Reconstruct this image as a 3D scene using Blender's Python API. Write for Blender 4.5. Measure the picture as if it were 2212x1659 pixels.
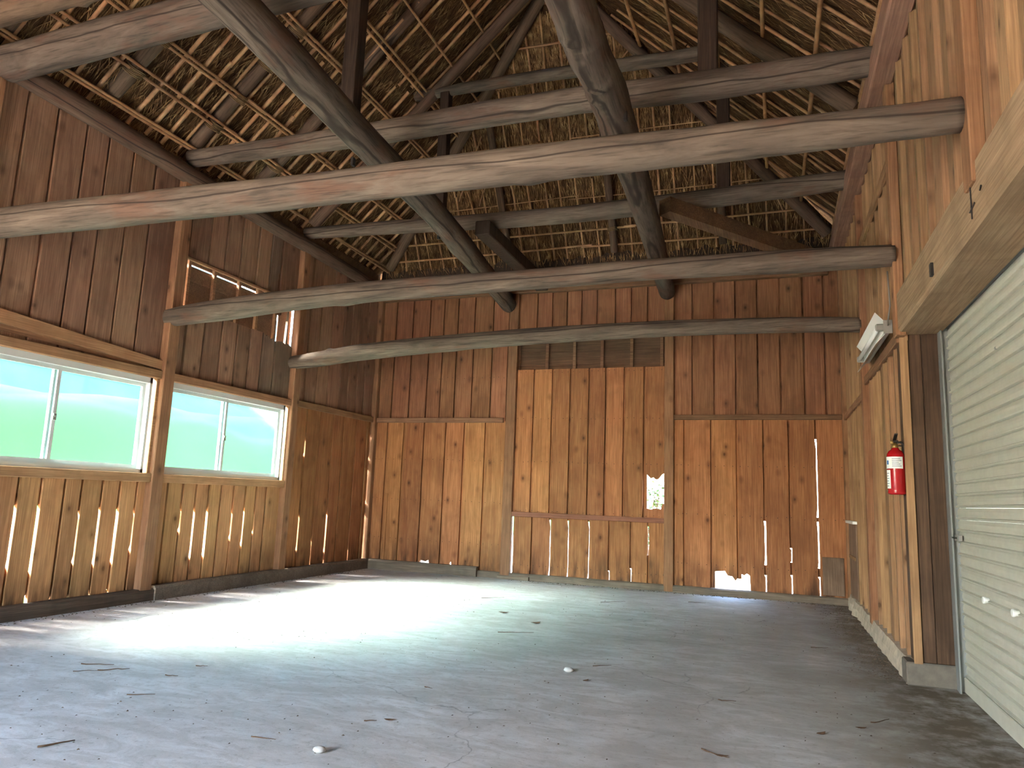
import bpy, math, random
from mathutils import Vector, Matrix, noise

# ------------------------------------------------------------------ scene, camera, sky, sun, exposure
for o in list(bpy.data.objects):
    bpy.data.objects.remove(o, do_unlink=True)
scn = bpy.context.scene
COL = scn.collection
scn.view_settings.view_transform = 'Standard'
scn.view_settings.look = 'None'
scn.view_settings.gamma = 1.0
scn.view_settings.use_curve_mapping = False
scn.view_settings.exposure = 1.25
scn.cycles.max_bounces = 5; scn.cycles.diffuse_bounces = 3; scn.cycles.glossy_bounces = 2; scn.cycles.transmission_bounces = 4; scn.cycles.transparent_max_bounces = 6
scn.cycles.debug_bvh_type = 'STATIC_BVH'; scn.cycles.debug_use_spatial_splits = True
scn.cycles.use_adaptive_sampling = True; scn.cycles.adaptive_threshold = 0.2

XL, XR, D = -5.672, 0.865, 9.541          # left wall, right wall, back wall (metres)
YF = -2.60                                 # front wall, behind the camera
cam_d = bpy.data.cameras.new('camera')
cam = bpy.data.objects.new('camera', cam_d)
COL.objects.link(cam)
cam_d.sensor_width = 36.0
cam_d.lens = 1551.88 / 2212 * 36.0
cam_d.clip_start = 0.02
yaw, pitch, roll = 0.3488, 0.1562, 0.0382
fw = Vector((-math.sin(yaw) * math.cos(pitch), math.cos(yaw) * math.cos(pitch), math.sin(pitch)))
r0 = Vector((math.cos(yaw), math.sin(yaw), 0)); u0 = r0.cross(fw)
rt = r0 * math.cos(roll) + u0 * math.sin(roll)
up = -r0 * math.sin(roll) + u0 * math.cos(roll)
cam.matrix_world = Matrix(((rt.x, up.x, -fw.x, 0), (rt.y, up.y, -fw.y, 0), (rt.z, up.z, -fw.z, 1.1045), (0, 0, 0, 1)))
scn.camera = cam

world = bpy.data.worlds.new('sky'); scn.world = world; world.use_nodes = True
wn = world.node_tree.nodes; wl = world.node_tree.links
bg = wn['Background']
sky = wn.new('ShaderNodeTexSky'); sky.sky_type = 'NISHITA'; sky.sun_disc = False
sky.sun_elevation = math.radians(42); sky.sun_rotation = math.radians(-120); sky.air_density = 1.0; sky.dust_density = 2.0
wl.new(sky.outputs[0], bg.inputs[0]); bg.inputs[1].default_value = 3.6

sun_d = bpy.data.lights.new('sun', 'SUN'); sun_d.energy = 115.0; sun_d.angle = math.radians(38); sun_d.color = (1.0, 0.95, 0.86)
sun = bpy.data.objects.new('sun', sun_d); COL.objects.link(sun)
sun.location = (-20, -8, 20)
sun.rotation_euler = Vector((0.84, 0.46, -0.86)).to_track_quat('-Z', 'Y').to_euler()


def portal(name, loc, size_x, size_y, direction):
    """guides the sky's own light through an opening; gives no light itself"""
    d = bpy.data.lights.new(name, 'AREA'); d.shape = 'RECTANGLE'; d.size = size_x; d.size_y = size_y
    d.cycles.is_portal = True
    o = bpy.data.objects.new(name, d); COL.objects.link(o); o.location = loc
    o.rotation_euler = Vector(direction).to_track_quat('-Z', 'Y').to_euler()


WINS = [(3.55, 5.37), (5.555, 7.425)]
FILL_DOOR = (-5.45, -2.6, 2.6)                      # unseen doorway added in the front wall for fill light from behind left: x0, x1, height
for i, (a, b) in enumerate(WINS):
    portal('window_portal', (XL - 0.2, (a + b) / 2, 1.64), 1.9, 0.95, (1, 0, 0))
portal('fill_door_portal', ((FILL_DOOR[0] + FILL_DOOR[1]) / 2, YF - 0.15, FILL_DOOR[2] / 2), FILL_DOOR[1] - FILL_DOOR[0], FILL_DOOR[2], (0, 1, 0))

# ------------------------------------------------------------------ helpers
rng = random.Random(7)
NS = lambda x, y=0., z=0.: noise.noise(Vector((x, y, z)))


def tag(o, label=None, cat=None, group=None, kind=None):
    if label: o['label'] = label
    if cat: o['category'] = cat
    if group: o['group'] = group
    if kind: o['kind'] = kind
    return o


def empty(name, loc=(0, 0, 0), parent=None):
    o = bpy.data.objects.new(name, None); COL.objects.link(o); o.location = loc
    o.empty_display_size = 0.1
    if parent: o.parent = parent
    return o


def mobj(name, verts, faces, mat, parent=None, origin=None, smooth=False, mats=None, mi=None):
    """one mesh object; verts in world space, origin moved to its own base unless given"""
    if origin is None:
        n = len(verts)
        origin = (sum(v[0] for v in verts) / n, sum(v[1] for v in verts) / n, min(v[2] for v in verts))
    ox, oy, oz = origin
    me = bpy.data.meshes.new(name)
    me.from_pydata([(v[0] - ox, v[1] - oy, v[2] - oz) for v in verts], [], faces)
    for m in (mats or [mat]): me.materials.append(m)
    if mi: me.polygons.foreach_set('material_index', mi)
    if smooth is True:
        me.polygons.foreach_set('use_smooth', [True] * len(me.polygons))
    elif smooth:
        me.polygons.foreach_set('use_smooth', smooth)
    me.update()
    o = bpy.data.objects.new(name, me); COL.objects.link(o)
    if parent:
        o.parent = parent
        pl = parent.matrix_basis.translation if parent.parent is None else parent.matrix_basis.translation + parent.parent.matrix_basis.translation
        o.location = (ox - pl.x, oy - pl.y, oz - pl.z)
    else:
        o.location = (ox, oy, oz)
    return o


class MB:
    def __init__(s): s.v = []; s.f = []; s.sm = []

    def add(s, v, f, sm=False):
        k = len(s.v); s.v += [tuple(x) for x in v]; s.f += [tuple(i + k for i in q) for q in f]; s.sm += [sm] * len(f)
        return s

    def box(s, x0, x1, y0, y1, z0, z1, b=0.0):
        if x0 > x1: x0, x1 = x1, x0
        if y0 > y1: y0, y1 = y1, y0
        if b <= 0:
            v = [(x, y, z) for z in (z0, z1) for y in (y0, y1) for x in (x0, x1)]
            return s.add(v, [(0, 2, 3, 1), (4, 5, 7, 6), (0, 1, 5, 4), (2, 6, 7, 3), (0, 4, 6, 2), (1, 3, 7, 5)])
        # chamfered box
        v = []; idx = {}
        for sx in (0, 1):
            for sy in (0, 1):
                for sz in (0, 1):
                    X = (x0, x1)[sx]; Y = (y0, y1)[sy]; Z = (z0, z1)[sz]
                    dx, dy, dz = (b, -b)[sx], (b, -b)[sy], (b, -b)[sz]
                    for ax, p in enumerate(((X, Y + dy, Z + dz), (X + dx, Y, Z + dz), (X + dx, Y + dy, Z))):
                        idx[(sx, sy, sz, ax)] = len(v); v.append(p)
        f = []
        for q in (0, 1):
            f.append([idx[(q, a, c, 0)] for a, c in ((0, 0), (0, 1), (1, 1), (1, 0))][::(1 if q == 0 else -1)])
            f.append([idx[(a, q, c, 1)] for a, c in ((0, 0), (0, 1), (1, 1), (1, 0))][::(-1 if q == 0 else 1)])
            f.append([idx[(a, c, q, 2)] for a, c in ((0, 0), (0, 1), (1, 1), (1, 0))][::(1 if q == 0 else -1)])
        for a in (0, 1):
            for c in (0, 1):
                f.append([idx[(a, c, 0, 0)], idx[(a, c, 1, 0)], idx[(a, c, 1, 1)], idx[(a, c, 0, 1)]])
                f.append([idx[(a, 0, c, 0)], idx[(a, 1, c, 0)], idx[(a, 1, c, 2)], idx[(a, 0, c, 2)]])
                f.append([idx[(0, a, c, 1)], idx[(1, a, c, 1)], idx[(1, a, c, 2)], idx[(0, a, c, 2)]])
                for e in (0, 1):
                    f.append([idx[(a, c, e, 0)], idx[(a, c, e, 1)], idx[(a, c, e, 2)]])
        return s.add(v, f)

    def tube(s, pts, rad, n=8, cap=True, sm=True):
        """pts: Vectors; rad: number or list"""
        pts = [Vector(p) for p in pts]; m = len(pts)
        rad = rad if isinstance(rad, (list, tuple)) else [rad] * m
        t = (pts[-1] - pts[0]).normalized()
        ref = Vector((0, 0, 1)) if abs(t.z) < 0.9 else Vector((1, 0, 0))
        v = []
        for i, p in enumerate(pts):
            d = (pts[min(i + 1, m - 1)] - pts[max(i - 1, 0)])
            d = d.normalized() if d.length > 1e-9 else t
            a = d.cross(ref)
            if a.length < 1e-4: a = d.cross(Vector((0, 1, 0)))
            a.normalize(); b = a.cross(d)
            for k in range(n):
                c = 2 * math.pi * k / n
                v.append(p + (a * math.cos(c) + b * math.sin(c)) * rad[i])
        f = [(i * n + k, i * n + (k + 1) % n, (i + 1) * n + (k + 1) % n, (i + 1) * n + k) for i in range(m - 1) for k in range(n)]
        s.add(v, f, sm)
        if cap:
            k0 = len(s.v) - m * n
            s.f.append(tuple(k0 + i for i in range(n))[::-1]); s.sm.append(False)
            s.f.append(tuple(k0 + (m - 1) * n + i for i in range(n))); s.sm.append(False)
        return s

    def lathe(s, prof, c, n=20, axis='Z'):
        """prof: list of (r, h)"""
        v = []
        for r, h in prof:
            for k in range(n):
                a = 2 * math.pi * k / n
                x, y = r * math.cos(a), r * math.sin(a)
                v.append((c[0] + x, c[1] + y, c[2] + h) if axis == 'Z' else (c[0] + h, c[1] + x, c[2] + y) if axis == 'X' else (c[0] + y, c[1] + h, c[2] + x))
        f = [(i * n + k, i * n + (k + 1) % n, (i + 1) * n + (k + 1) % n, (i + 1) * n + k) for i in range(len(prof) - 1) for k in range(n)]
        s.add(v, f, True)
        k0 = len(s.v) - len(prof) * n
        s.f.append(tuple(k0 + i for i in range(n))[::-1]); s.sm.append(False)
        s.f.append(tuple(k0 + (len(prof) - 1) * n + i for i in range(n))); s.sm.append(False)
        return s

    def obj(s, name, mat, parent=None, origin=None):
        return mobj(name, s.v, s.f, mat, parent, origin, smooth=s.sm)


# ------------------------------------------------------------------ materials
class NT:
    def __init__(s, name, rough=0.8, spec=0.3, metal=0.0):
        s.m = bpy.data.materials.new(name); s.m.use_nodes = True
        s.n = s.m.node_tree.nodes; s.l = s.m.node_tree.links
        s.b = s.n['Principled BSDF']
        s.b.inputs['Roughness'].default_value = rough
        s.b.inputs['Specular IOR Level'].default_value = spec
        s.b.inputs['Metallic'].default_value = metal

    def new(s, t, **kw):
        n = s.n.new(t)
        for k, v in kw.items(): setattr(n, k, v)
        return n

    def link(s, a, b): s.l.new(a, b)

    def coord(s, scale=(1, 1, 1), rand=True, kind='Object', off=(0, 0, 0)):
        tc = s.new('ShaderNodeTexCoord'); mp = s.new('ShaderNodeMapping')
        mp.inputs['Scale'].default_value = scale; mp.inputs['Location'].default_value = off
        src = tc.outputs[kind if kind != 'World' else 'Object']
        if kind == 'World':
            src = s.new('ShaderNodeNewGeometry').outputs['Position']
        if rand:
            oi = s.new('ShaderNodeObjectInfo'); mu = s.new('ShaderNodeMath', operation='MULTIPLY'); mu.inputs[1].default_value = 37.0
            s.link(oi.outputs['Random'], mu.inputs[0])
            ad = s.new('ShaderNodeVectorMath', operation='ADD')
            s.link(src, ad.inputs[0]); s.link(mu.outputs[0], ad.inputs[1]); src = ad.outputs[0]
        s.link(src, mp.inputs['Vector'])
        return mp.outputs[0]

    def noise(s, vec, scale, detail=5, rough=0.6, dist=0.0):
        n = s.new('ShaderNodeTexNoise'); n.inputs['Scale'].default_value = scale; n.inputs['Detail'].default_value = detail
        n.inputs['Roughness'].default_value = rough; n.inputs['Distortion'].default_value = dist
        s.link(vec, n.inputs['Vector']); return n.outputs['Fac']

    def ramp(s, fac, stops):
        r = s.new('ShaderNodeValToRGB'); e = r.color_ramp.elements
        while len(e) < len(stops): e.new(0.5)
        for k, (p, c) in enumerate(stops):
            e[k].position = p; e[k].color = (c, c, c, 1) if isinstance(c, (int, float)) else (*c, 1)
        s.link(fac, r.inputs[0]); return r.outputs[0]

    def mix(s, fac, a, b, mode='MIX'):
        n = s.new('ShaderNodeMix', data_type='RGBA', blend_type=mode)
        for sock, val in ((n.inputs[0], fac), (n.inputs[6], a), (n.inputs[7], b)):
            if isinstance(val, (int, float)): sock.default_value = val
            elif isinstance(val, tuple): sock.default_value = (*val, 1)
            else: s.link(val, sock)
        return n.outputs[2]

    def vary(s, col, lo=0.8, hi=1.15, hue=0.005):
        oi = s.new('ShaderNodeObjectInfo'); mr = s.new('ShaderNodeMapRange')
        mr.inputs[3].default_value = lo; mr.inputs[4].default_value = hi
        s.link(oi.outputs['Random'], mr.inputs[0])
        h = s.new('ShaderNodeHueSaturation'); s.link(mr.outputs[0], h.inputs['Value']); s.link(col, h.inputs['Color'])
        wn_ = s.new('ShaderNodeTexWhiteNoise', noise_dimensions='1D'); s.link(oi.outputs['Random'], wn_.inputs['W'])
        m2 = s.new('ShaderNodeMapRange'); m2.inputs[3].default_value = 0.5 - hue; m2.inputs[4].default_value = 0.5 + hue
        s.link(wn_.outputs['Value'], m2.inputs[0]); s.link(m2.outputs[0], h.inputs['Hue'])
        return h.outputs[0]

    def bump(s, h, strength=0.4, dist=0.01):
        b = s.new('ShaderNodeBump'); b.inputs['Strength'].default_value = strength; b.inputs['Distance'].default_value = dist
        s.link(h, b.inputs['Height']); s.link(b.outputs[0], s.b.inputs['Normal'])

    def out(s, col):
        if isinstance(col, tuple): s.b.inputs['Base Color'].default_value = (*col, 1)
        else: s.link(col, s.b.inputs['Base Color'])
        return s.m


def plain(name, col, rough=0.6, spec=0.3, metal=0.0, var=0.0):
    t = NT(name, rough, spec, metal)
    if var:
        c = t.coord((1, 1, 1)); n = t.noise(c, 14)
        return t.out(t.mix(t.ramp(n, [(0.3, 0.0), (0.75, 1.0)]), tuple(x * (1 - var) for x in col), tuple(min(1, x * (1 + var)) for x in col)))
    return t.out(col)


def wood(name, light, dark, axis='Z', lo=0.78, hi=1.15, knots=True, stain=0.0, rough=0.78):
    t = NT(name, rough, 0.25)
    sc = {'Z': (9, 9, 0.55), 'X': (0.55, 9, 9), 'Y': (9, 0.55, 9)}[axis]
    v = t.coord(sc); g = t.noise(v, 2.2, 6, 0.62, 0.9)
    sf = {'Z': (60, 60, 1.6), 'X': (1.6, 60, 60), 'Y': (60, 1.6, 60)}[axis]
    f = t.noise(t.coord(sf), 1.6, 3, 0.6)
    mid = tuple((a + b) / 2 for a, b in zip(light, dark))
    c = t.ramp(g, [(0.25, dark), (0.47, mid), (0.72, light)])
    c = t.mix(t.ramp(f, [(0.3, 0.75), (0.7, 0.0)]), c, tuple(x * 0.55 for x in dark))
    if knots:
        sk = {'Z': (4.0, 4.0, 2.7), 'X': (2.7, 4.0, 4.0), 'Y': (4.0, 2.7, 4.0)}[axis]
        vo = t.new('ShaderNodeTexVoronoi'); vo.inputs['Scale'].default_value = 1.15
        t.link(t.coord(sk), vo.inputs['Vector'])
        c = t.mix(t.ramp(vo.outputs['Distance'], [(0.05, 0.95), (0.085, 0.5), (0.22, 0.0)]), c, tuple(x * 0.28 for x in dark))
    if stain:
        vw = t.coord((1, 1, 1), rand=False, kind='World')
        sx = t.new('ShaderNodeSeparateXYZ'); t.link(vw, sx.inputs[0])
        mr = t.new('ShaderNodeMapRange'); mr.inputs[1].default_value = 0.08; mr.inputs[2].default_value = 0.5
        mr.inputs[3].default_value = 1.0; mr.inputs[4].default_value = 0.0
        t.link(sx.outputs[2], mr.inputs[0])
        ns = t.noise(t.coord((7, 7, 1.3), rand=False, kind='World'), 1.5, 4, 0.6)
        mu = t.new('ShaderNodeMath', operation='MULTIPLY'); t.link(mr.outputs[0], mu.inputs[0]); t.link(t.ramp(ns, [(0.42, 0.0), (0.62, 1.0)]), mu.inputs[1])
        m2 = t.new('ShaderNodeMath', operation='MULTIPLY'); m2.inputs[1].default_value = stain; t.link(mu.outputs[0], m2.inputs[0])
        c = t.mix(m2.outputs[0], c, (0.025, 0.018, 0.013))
    bl = t.noise(t.coord((2.2, 2.2, 1.5)), 1.4, 4, 0.6, 0.5)
    c = t.mix(t.ramp(bl, [(0.34, 0.4), (0.54, 0.0)]), c, tuple(x * 0.5 for x in dark))
    c = t.vary(c, lo, hi)
    t.bump(g, 0.25, 0.006)
    return t.out(c)


M = {}
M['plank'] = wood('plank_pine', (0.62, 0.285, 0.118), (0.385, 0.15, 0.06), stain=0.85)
M['plank_low_lit'] = wood('plank_below_windows_lit', (0.72, 0.40, 0.185), (0.50, 0.24, 0.10), stain=0.8, lo=0.85, hi=1.1)  # newer-looking boards, made paler for the light thrown up by the bright floor
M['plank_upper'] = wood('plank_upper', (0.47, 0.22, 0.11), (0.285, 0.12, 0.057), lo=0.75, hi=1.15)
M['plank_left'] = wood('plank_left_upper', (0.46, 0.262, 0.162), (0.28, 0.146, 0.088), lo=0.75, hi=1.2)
M['plank_grey'] = wood('plank_weathered', (0.36, 0.25, 0.17), (0.22, 0.14, 0.09), lo=0.8, hi=1.2)
M['plank_right'] = wood('plank_right', (0.52, 0.325, 0.165), (0.36, 0.20, 0.10), lo=0.85, hi=1.12)
M['post'] = wood('post_wood', (0.46, 0.24, 0.125), (0.30, 0.14, 0.07), lo=0.85, hi=1.05)
M['rail_x'] = wood('rail_wood_x', (0.36, 0.20, 0.11), (0.20, 0.10, 0.055), axis='X', knots=False)
M['rail_y'] = wood('rail_wood_y', (0.46, 0.25, 0.13), (0.28, 0.14, 0.07), axis='Y', knots=False)
M['casing'] = wood('casing_wood', (0.60, 0.34, 0.18), (0.42, 0.21, 0.10), axis='Y', knots=False)
M['sill'] = wood('sill_timber', (0.17, 0.12, 0.085), (0.075, 0.052, 0.036), axis='Y', knots=False)
M['sill_x'] = wood('sill_timber_x', (0.33, 0.26, 0.195), (0.17, 0.13, 0.095), axis='X', knots=False)
M['dark_post'] = wood('dark_post', (0.10, 0.065, 0.045), (0.05, 0.03, 0.02), knots=False)
M['jamb'] = wood('jamb_post', (0.17, 0.105, 0.06), (0.09, 0.055, 0.032), knots=False)
M['header'] = wood('header_timber', (0.52, 0.36, 0.22), (0.36, 0.23, 0.13), axis='Y', knots=False, lo=0.95, hi=1.05)
M['plate_y'] = wood('plate_timber', (0.42, 0.24, 0.16), (0.24, 0.13, 0.085), axis='Y', knots=False)
M['cavity'] = wood('outer_sheathing', (0.28, 0.16, 0.09), (0.15, 0.085, 0.05), axis='X', knots=False)


def log_mat(name, light, dark, red):
    t = NT(name, 0.82, 0.2)
    v = t.coord((0.9, 6, 6)); g = t.noise(v, 1.6, 6, 0.62, 0.7)
    c = t.ramp(g, [(0.25, dark), (0.5, tuple((a + b) / 2 for a, b in zip(light, dark))), (0.75, light)])
    p = t.noise(t.coord((1.0, 3, 3), off=(5, 2, 1)), 1.7, 4, 0.6)
    c = t.mix(t.ramp(p, [(0.56, 0.0), (0.68, 0.6)]), c, red)
    f = t.noise(t.coord((2.5, 45, 45)), 1.5, 3, 0.6)
    c = t.mix(t.ramp(f, [(0.30, 0.55), (0.5, 0.0)]), c, tuple(x * 0.45 for x in dark))
    w = t.new('ShaderNodeTexWave', wave_type='BANDS', bands_direction='Z')   # long drying cracks
    w.inputs['Scale'].default_value = 1.1; w.inputs['Distortion'].default_value = 2.5; w.inputs['Detail'].default_value = 3; w.inputs['Detail Scale'].default_value = 1.4
    t.link(t.coord((0.35, 1.3, 1.3)), w.inputs['Vector'])
    ck = t.ramp(w.outputs['Fac'], [(0.0, 0.9), (0.012, 0.0)])
    c = t.mix(ck, c, (0.03, 0.02, 0.015))
    t.bump(g, 0.35, 0.012)
    return t.out(t.vary(c, 0.88, 1.1, 0.006))


M['log'] = log_mat('log_weathered', (0.205, 0.156, 0.115), (0.05, 0.037, 0.028), (0.135, 0.062, 0.038))
M['log_dark'] = log_mat('log_roof', (0.20, 0.13, 0.085), (0.075, 0.047, 0.03), (0.15, 0.07, 0.04))
M['log_end'] = plain('log_end_grain', (0.36, 0.21, 0.11), 0.9, 0.1, var=0.35)


def bamboo_mat():
    t = NT('bamboo', 0.5, 0.4)
    g = t.noise(t.coord((3, 3, 3)), 2.0, 4)
    c = t.ramp(g, [(0.3, (0.26, 0.125, 0.052)), (0.55, (0.43, 0.23, 0.105)), (0.75, (0.60, 0.365, 0.18))])
    return t.out(t.vary(c, 0.7, 1.15))


M['bamboo'] = bamboo_mat()


def thatch_mat():
    t = NT('thatch', 0.9, 0.15)
    v = t.coord((1, 1, 1), rand=False)
    big = t.noise(v, 3.2, 4, 0.6)
    at = t.new('ShaderNodeAttribute', attribute_name='straw_uv')
    mp = t.new('ShaderNodeMapping'); mp.inputs['Scale'].default_value = (75, 5.5, 1); t.link(at.outputs['Vector'], mp.inputs['Vector'])
    fine = t.noise(mp.outputs[0], 1.0, 4, 0.65, 1.4)
    c = t.ramp(fine, [(0.32, (0.020, 0.010, 0.005)), (0.48, (0.12, 0.06, 0.026)), (0.72, (0.36, 0.21, 0.094))])
    c = t.mix(t.ramp(big, [(0.35, 0.65), (0.62, 0.0)]), c, (0.07, 0.035, 0.017))
    t.bump(fine, 0.9, 0.03)
    return t.out(c)


M['thatch'] = thatch_mat()


def straw_mat():
    t = NT('straw', 0.75, 0.25)
    g = t.noise(t.coord((1, 1, 1), rand=False), 9.0, 3)
    return t.out(t.ramp(g, [(0.3, (0.10, 0.049, 0.02)), (0.5, (0.27, 0.15, 0.063)), (0.72, (0.54, 0.355, 0.165))]))


M['straw'] = straw_mat()


def floor_mat():
    t = NT('concrete_floor', 0.85, 0.3)
    v = t.coord((1, 1, 1), rand=False, kind='World')
    n1 = t.noise(v, 0.75, 6, 0.62, 0.6)
    n2 = t.noise(t.coord((1.0, 2.6, 1), rand=False, kind='World'), 2.6, 6, 0.7, 1.2)
    n3 = t.noise(v, 26, 4, 0.7)
    c = t.ramp(n1, [(0.3, (0.42, 0.415, 0.395)), (0.52, (0.56, 0.575, 0.575)), (0.72, (0.68, 0.70, 0.71))])
    c = t.mix(t.ramp(n2, [(0.42, 0.55), (0.60, 0.0)]), c, (0.33, 0.32, 0.295))
    c = t.mix(t.ramp(n3, [(0.30, 0.45), (0.46, 0.0)]), c, (0.22, 0.20, 0.17))
    # damp, dirty concrete towards the right wall
    sx = t.new('ShaderNodeSeparateXYZ'); t.link(v, sx.inputs[0])
    mr = t.new('ShaderNodeMapRange'); mr.inputs[1].default_value = -1.6; mr.inputs[2].default_value = 1.0
    t.link(sx.outputs[0], mr.inputs[0])
    nd = t.noise(v, 1.5, 5, 0.65, 0.8)
    mu = t.new('ShaderNodeMath', operation='MULTIPLY'); t.link(mr.outputs[0], mu.inputs[0]); t.link(t.ramp(nd, [(0.32, 0.1), (0.66, 0.95)]), mu.inputs[1])
    c = t.mix(mu.outputs[0], c, (0.27, 0.245, 0.205))
    # soil and chaff swept against the right curb
    m3 = t.new('ShaderNodeMapRange'); m3.inputs[1].default_value = 0.30; m3.inputs[2].default_value = 0.78; t.link(sx.outputs[0], m3.inputs[0])
    s3 = t.new('ShaderNodeMath', operation='MULTIPLY'); t.link(m3.outputs[0], s3.inputs[0]); t.link(t.ramp(t.noise(v, 5.0, 5, 0.7), [(0.34, 0.15), (0.56, 1.0)]), s3.inputs[1])
    c = t.mix(s3.outputs[0], c, (0.14, 0.112, 0.08))
    # cracks
    nv = t.new('ShaderNodeTexNoise'); nv.inputs['Scale'].default_value = 2.2; nv.inputs['Detail'].default_value = 5; t.link(v, nv.inputs['Vector'])
    ad = t.new('ShaderNodeVectorMath', operation='MULTIPLY_ADD'); t.link(nv.outputs['Color'], ad.inputs[0]); ad.inputs[1].default_value = (0.55, 0.55, 0); t.link(v, ad.inputs[2])
    vo = t.new('ShaderNodeTexVoronoi', feature='DISTANCE_TO_EDGE'); vo.inputs['Scale'].default_value = 0.62; t.link(ad.outputs[0], vo.inputs['Vector'])
    ck = t.ramp(vo.outputs['Distance'], [(0.0, 0.45), (0.0022, 0.0)])
    gate = t.ramp(t.noise(v, 0.8, 2), [(0.5, 0.0), (0.58, 1.0)])
    mc = t.new('ShaderNodeMath', operation='MULTIPLY'); t.link(ck, mc.inputs[0]); t.link(gate, mc.inputs[1])
    c = t.mix(mc.outputs[0], c, (0.06, 0.055, 0.05))
    t.bump(n3, 0.25, 0.006)
    return t.out(c)


M['floor'] = floor_mat()
M['curb'] = plain('rough_concrete', (0.50, 0.43, 0.33), 0.95, 0.1, var=0.25)
M['curb_dark'] = plain('dark_concrete', (0.16, 0.145, 0.12), 0.95, 0.1, var=0.2)
M['shutter'] = plain('shutter_paint', (0.52, 0.52, 0.43), 0.45, 0.4, var=0.06)
M['rail_metal'] = plain('guide_rail_metal', (0.26, 0.28, 0.27), 0.45, 0.5, 0.3)
M['alu'] = plain('window_aluminium', (0.66, 0.68, 0.66), 0.4, 0.5, 0.2)
M['alu2'] = plain('latch_metal', (0.35, 0.35, 0.33), 0.4, 0.5, 0.7)
M['black'] = plain('dark_iron', (0.03, 0.026, 0.022), 0.6, 0.3)
M['red'] = plain('extinguisher_red', (0.40, 0.007, 0.011), 0.25, 0.5)
M['sticker'] = plain('label_white', (0.82, 0.86, 0.82), 0.5, 0.4)
M['ink'] = plain('label_ink', (0.10, 0.14, 0.22), 0.6, 0.2)
M['inkb'] = plain('label_blue', (0.05, 0.18, 0.45), 0.6, 0.2)
M['brass'] = plain('valve_brass', (0.45, 0.30, 0.10), 0.4, 0.5, 0.8)
M['white'] = plain('lamp_white_enamel', (0.90, 0.90, 0.84), 0.4, 0.4)
M['tube'] = plain('lamp_tube_glass', (0.90, 0.90, 0.88), 0.15, 0.6)
M['plastic'] = plain('end_cap_grey', (0.30, 0.28, 0.24), 0.5, 0.3)
M['cable'] = plain('cable_grey', (0.20, 0.18, 0.15), 0.6, 0.3)
M['twig'] = plain('twig_brown', (0.10, 0.06, 0.035), 0.85, 0.15)
M['leaf_dry'] = plain('dry_leaf', (0.14, 0.085, 0.05), 0.85, 0.15)
M['stone'] = plain('pebble_grey', (0.45, 0.45, 0.43), 0.85, 0.2, var=0.2)
M['rope'] = plain('straw_rope', (0.22, 0.14, 0.07), 0.9, 0.1, var=0.3)
M['grass'] = plain('grass_green', (0.05, 0.16, 0.018), 0.7, 0.2, var=0.35)
M['leaf'] = plain('shrub_leaf', (0.045, 0.11, 0.016), 0.5, 0.3, var=0.35)
M['dirt'] = plain('dirt_chaff', (0.10, 0.075, 0.05), 0.95, 0.05, var=0.3)
M['ground'] = plain('pale_gravel', (0.30, 0.255, 0.21), 0.95, 0.1, var=0.25)


def hill_mat():
    t = NT('hillside_grass', 0.9, 0.1)
    v = t.coord((1, 1, 1), rand=False, kind='World')
    n = t.noise(v, 0.35, 4, 0.6)
    return t.out(t.ramp(n, [(0.3, (0.03, 0.15, 0.03)), (0.7, (0.06, 0.23, 0.045))]))


M['hill'] = hill_mat()
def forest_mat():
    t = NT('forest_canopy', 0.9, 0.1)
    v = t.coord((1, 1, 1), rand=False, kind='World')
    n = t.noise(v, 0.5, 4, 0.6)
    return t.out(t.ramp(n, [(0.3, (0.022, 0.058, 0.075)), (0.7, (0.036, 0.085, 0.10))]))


M['forest'] = forest_mat()


def pane_mat():
    """dusty frosted glass: part clear, part blurred, part lit dust"""
    m = bpy.data.materials.new('frosted_glass'); m.use_nodes = True
    n = m.node_tree.nodes; l = m.node_tree.links; n.clear()
    out = n.new('ShaderNodeOutputMaterial')
    tr = n.new('ShaderNodeBsdfTransparent'); tr.inputs[0].default_value = (0.80, 0.90, 0.87, 1)
    rf = n.new('ShaderNodeBsdfRefraction'); rf.inputs['Color'].default_value = (0.11, 0.30, 0.28, 1); rf.inputs['Roughness'].default_value = 0.15; rf.inputs['IOR'].default_value = 1.12
    tl = n.new('ShaderNodeBsdfTranslucent'); tl.inputs[0].default_value = (0.80, 0.95, 0.92, 1)
    m1 = n.new('ShaderNodeMixShader'); m1.inputs[0].default_value = 0.80
    m2 = n.new('ShaderNodeMixShader'); m2.inputs[0].default_value = 0.004
    l.new(tr.outputs[0], m1.inputs[1]); l.new(rf.outputs[0], m1.inputs[2])
    l.new(m1.outputs[0], m2.inputs[1]); l.new(tl.outputs[0], m2.inputs[2])
    l.new(m2.outputs[0], out.inputs[0])
    return m


M['pane'] = pane_mat()

# ------------------------------------------------------------------ walls
# frame: (u, z, n) with n pointing into the room
FR = {'L': lambda u, z, n: (XL + n, u, z), 'B': lambda u, z, n: (u, D - n, z), 'R': lambda u, z, n: (XR - n, u, z)}
wall_left = tag(empty('wall_left'), 'left wall of upright brown planks with two sliding windows', None, None, 'structure')
wall_back = tag(empty('wall_back'), 'back wall of upright brown planks in three bays', None, None, 'structure')
wall_right = tag(empty('wall_right'), 'right wall of narrow tan planks beside the shutter', None, None, 'structure')
WALL = {'L': wall_left, 'B': wall_back, 'R': wall_right}


def wbox(name, w, u0, u1, z0, z1, n0, n1, mat, parent=None, b=0.004):
    p = FR[w](u0, z0, n0); q = FR[w](u1, z1, n1)
    mb = MB().box(p[0], q[0], p[1], q[1], p[2], q[2], b)
    return mb.obj(name, mat, parent or WALL[w])


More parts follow.
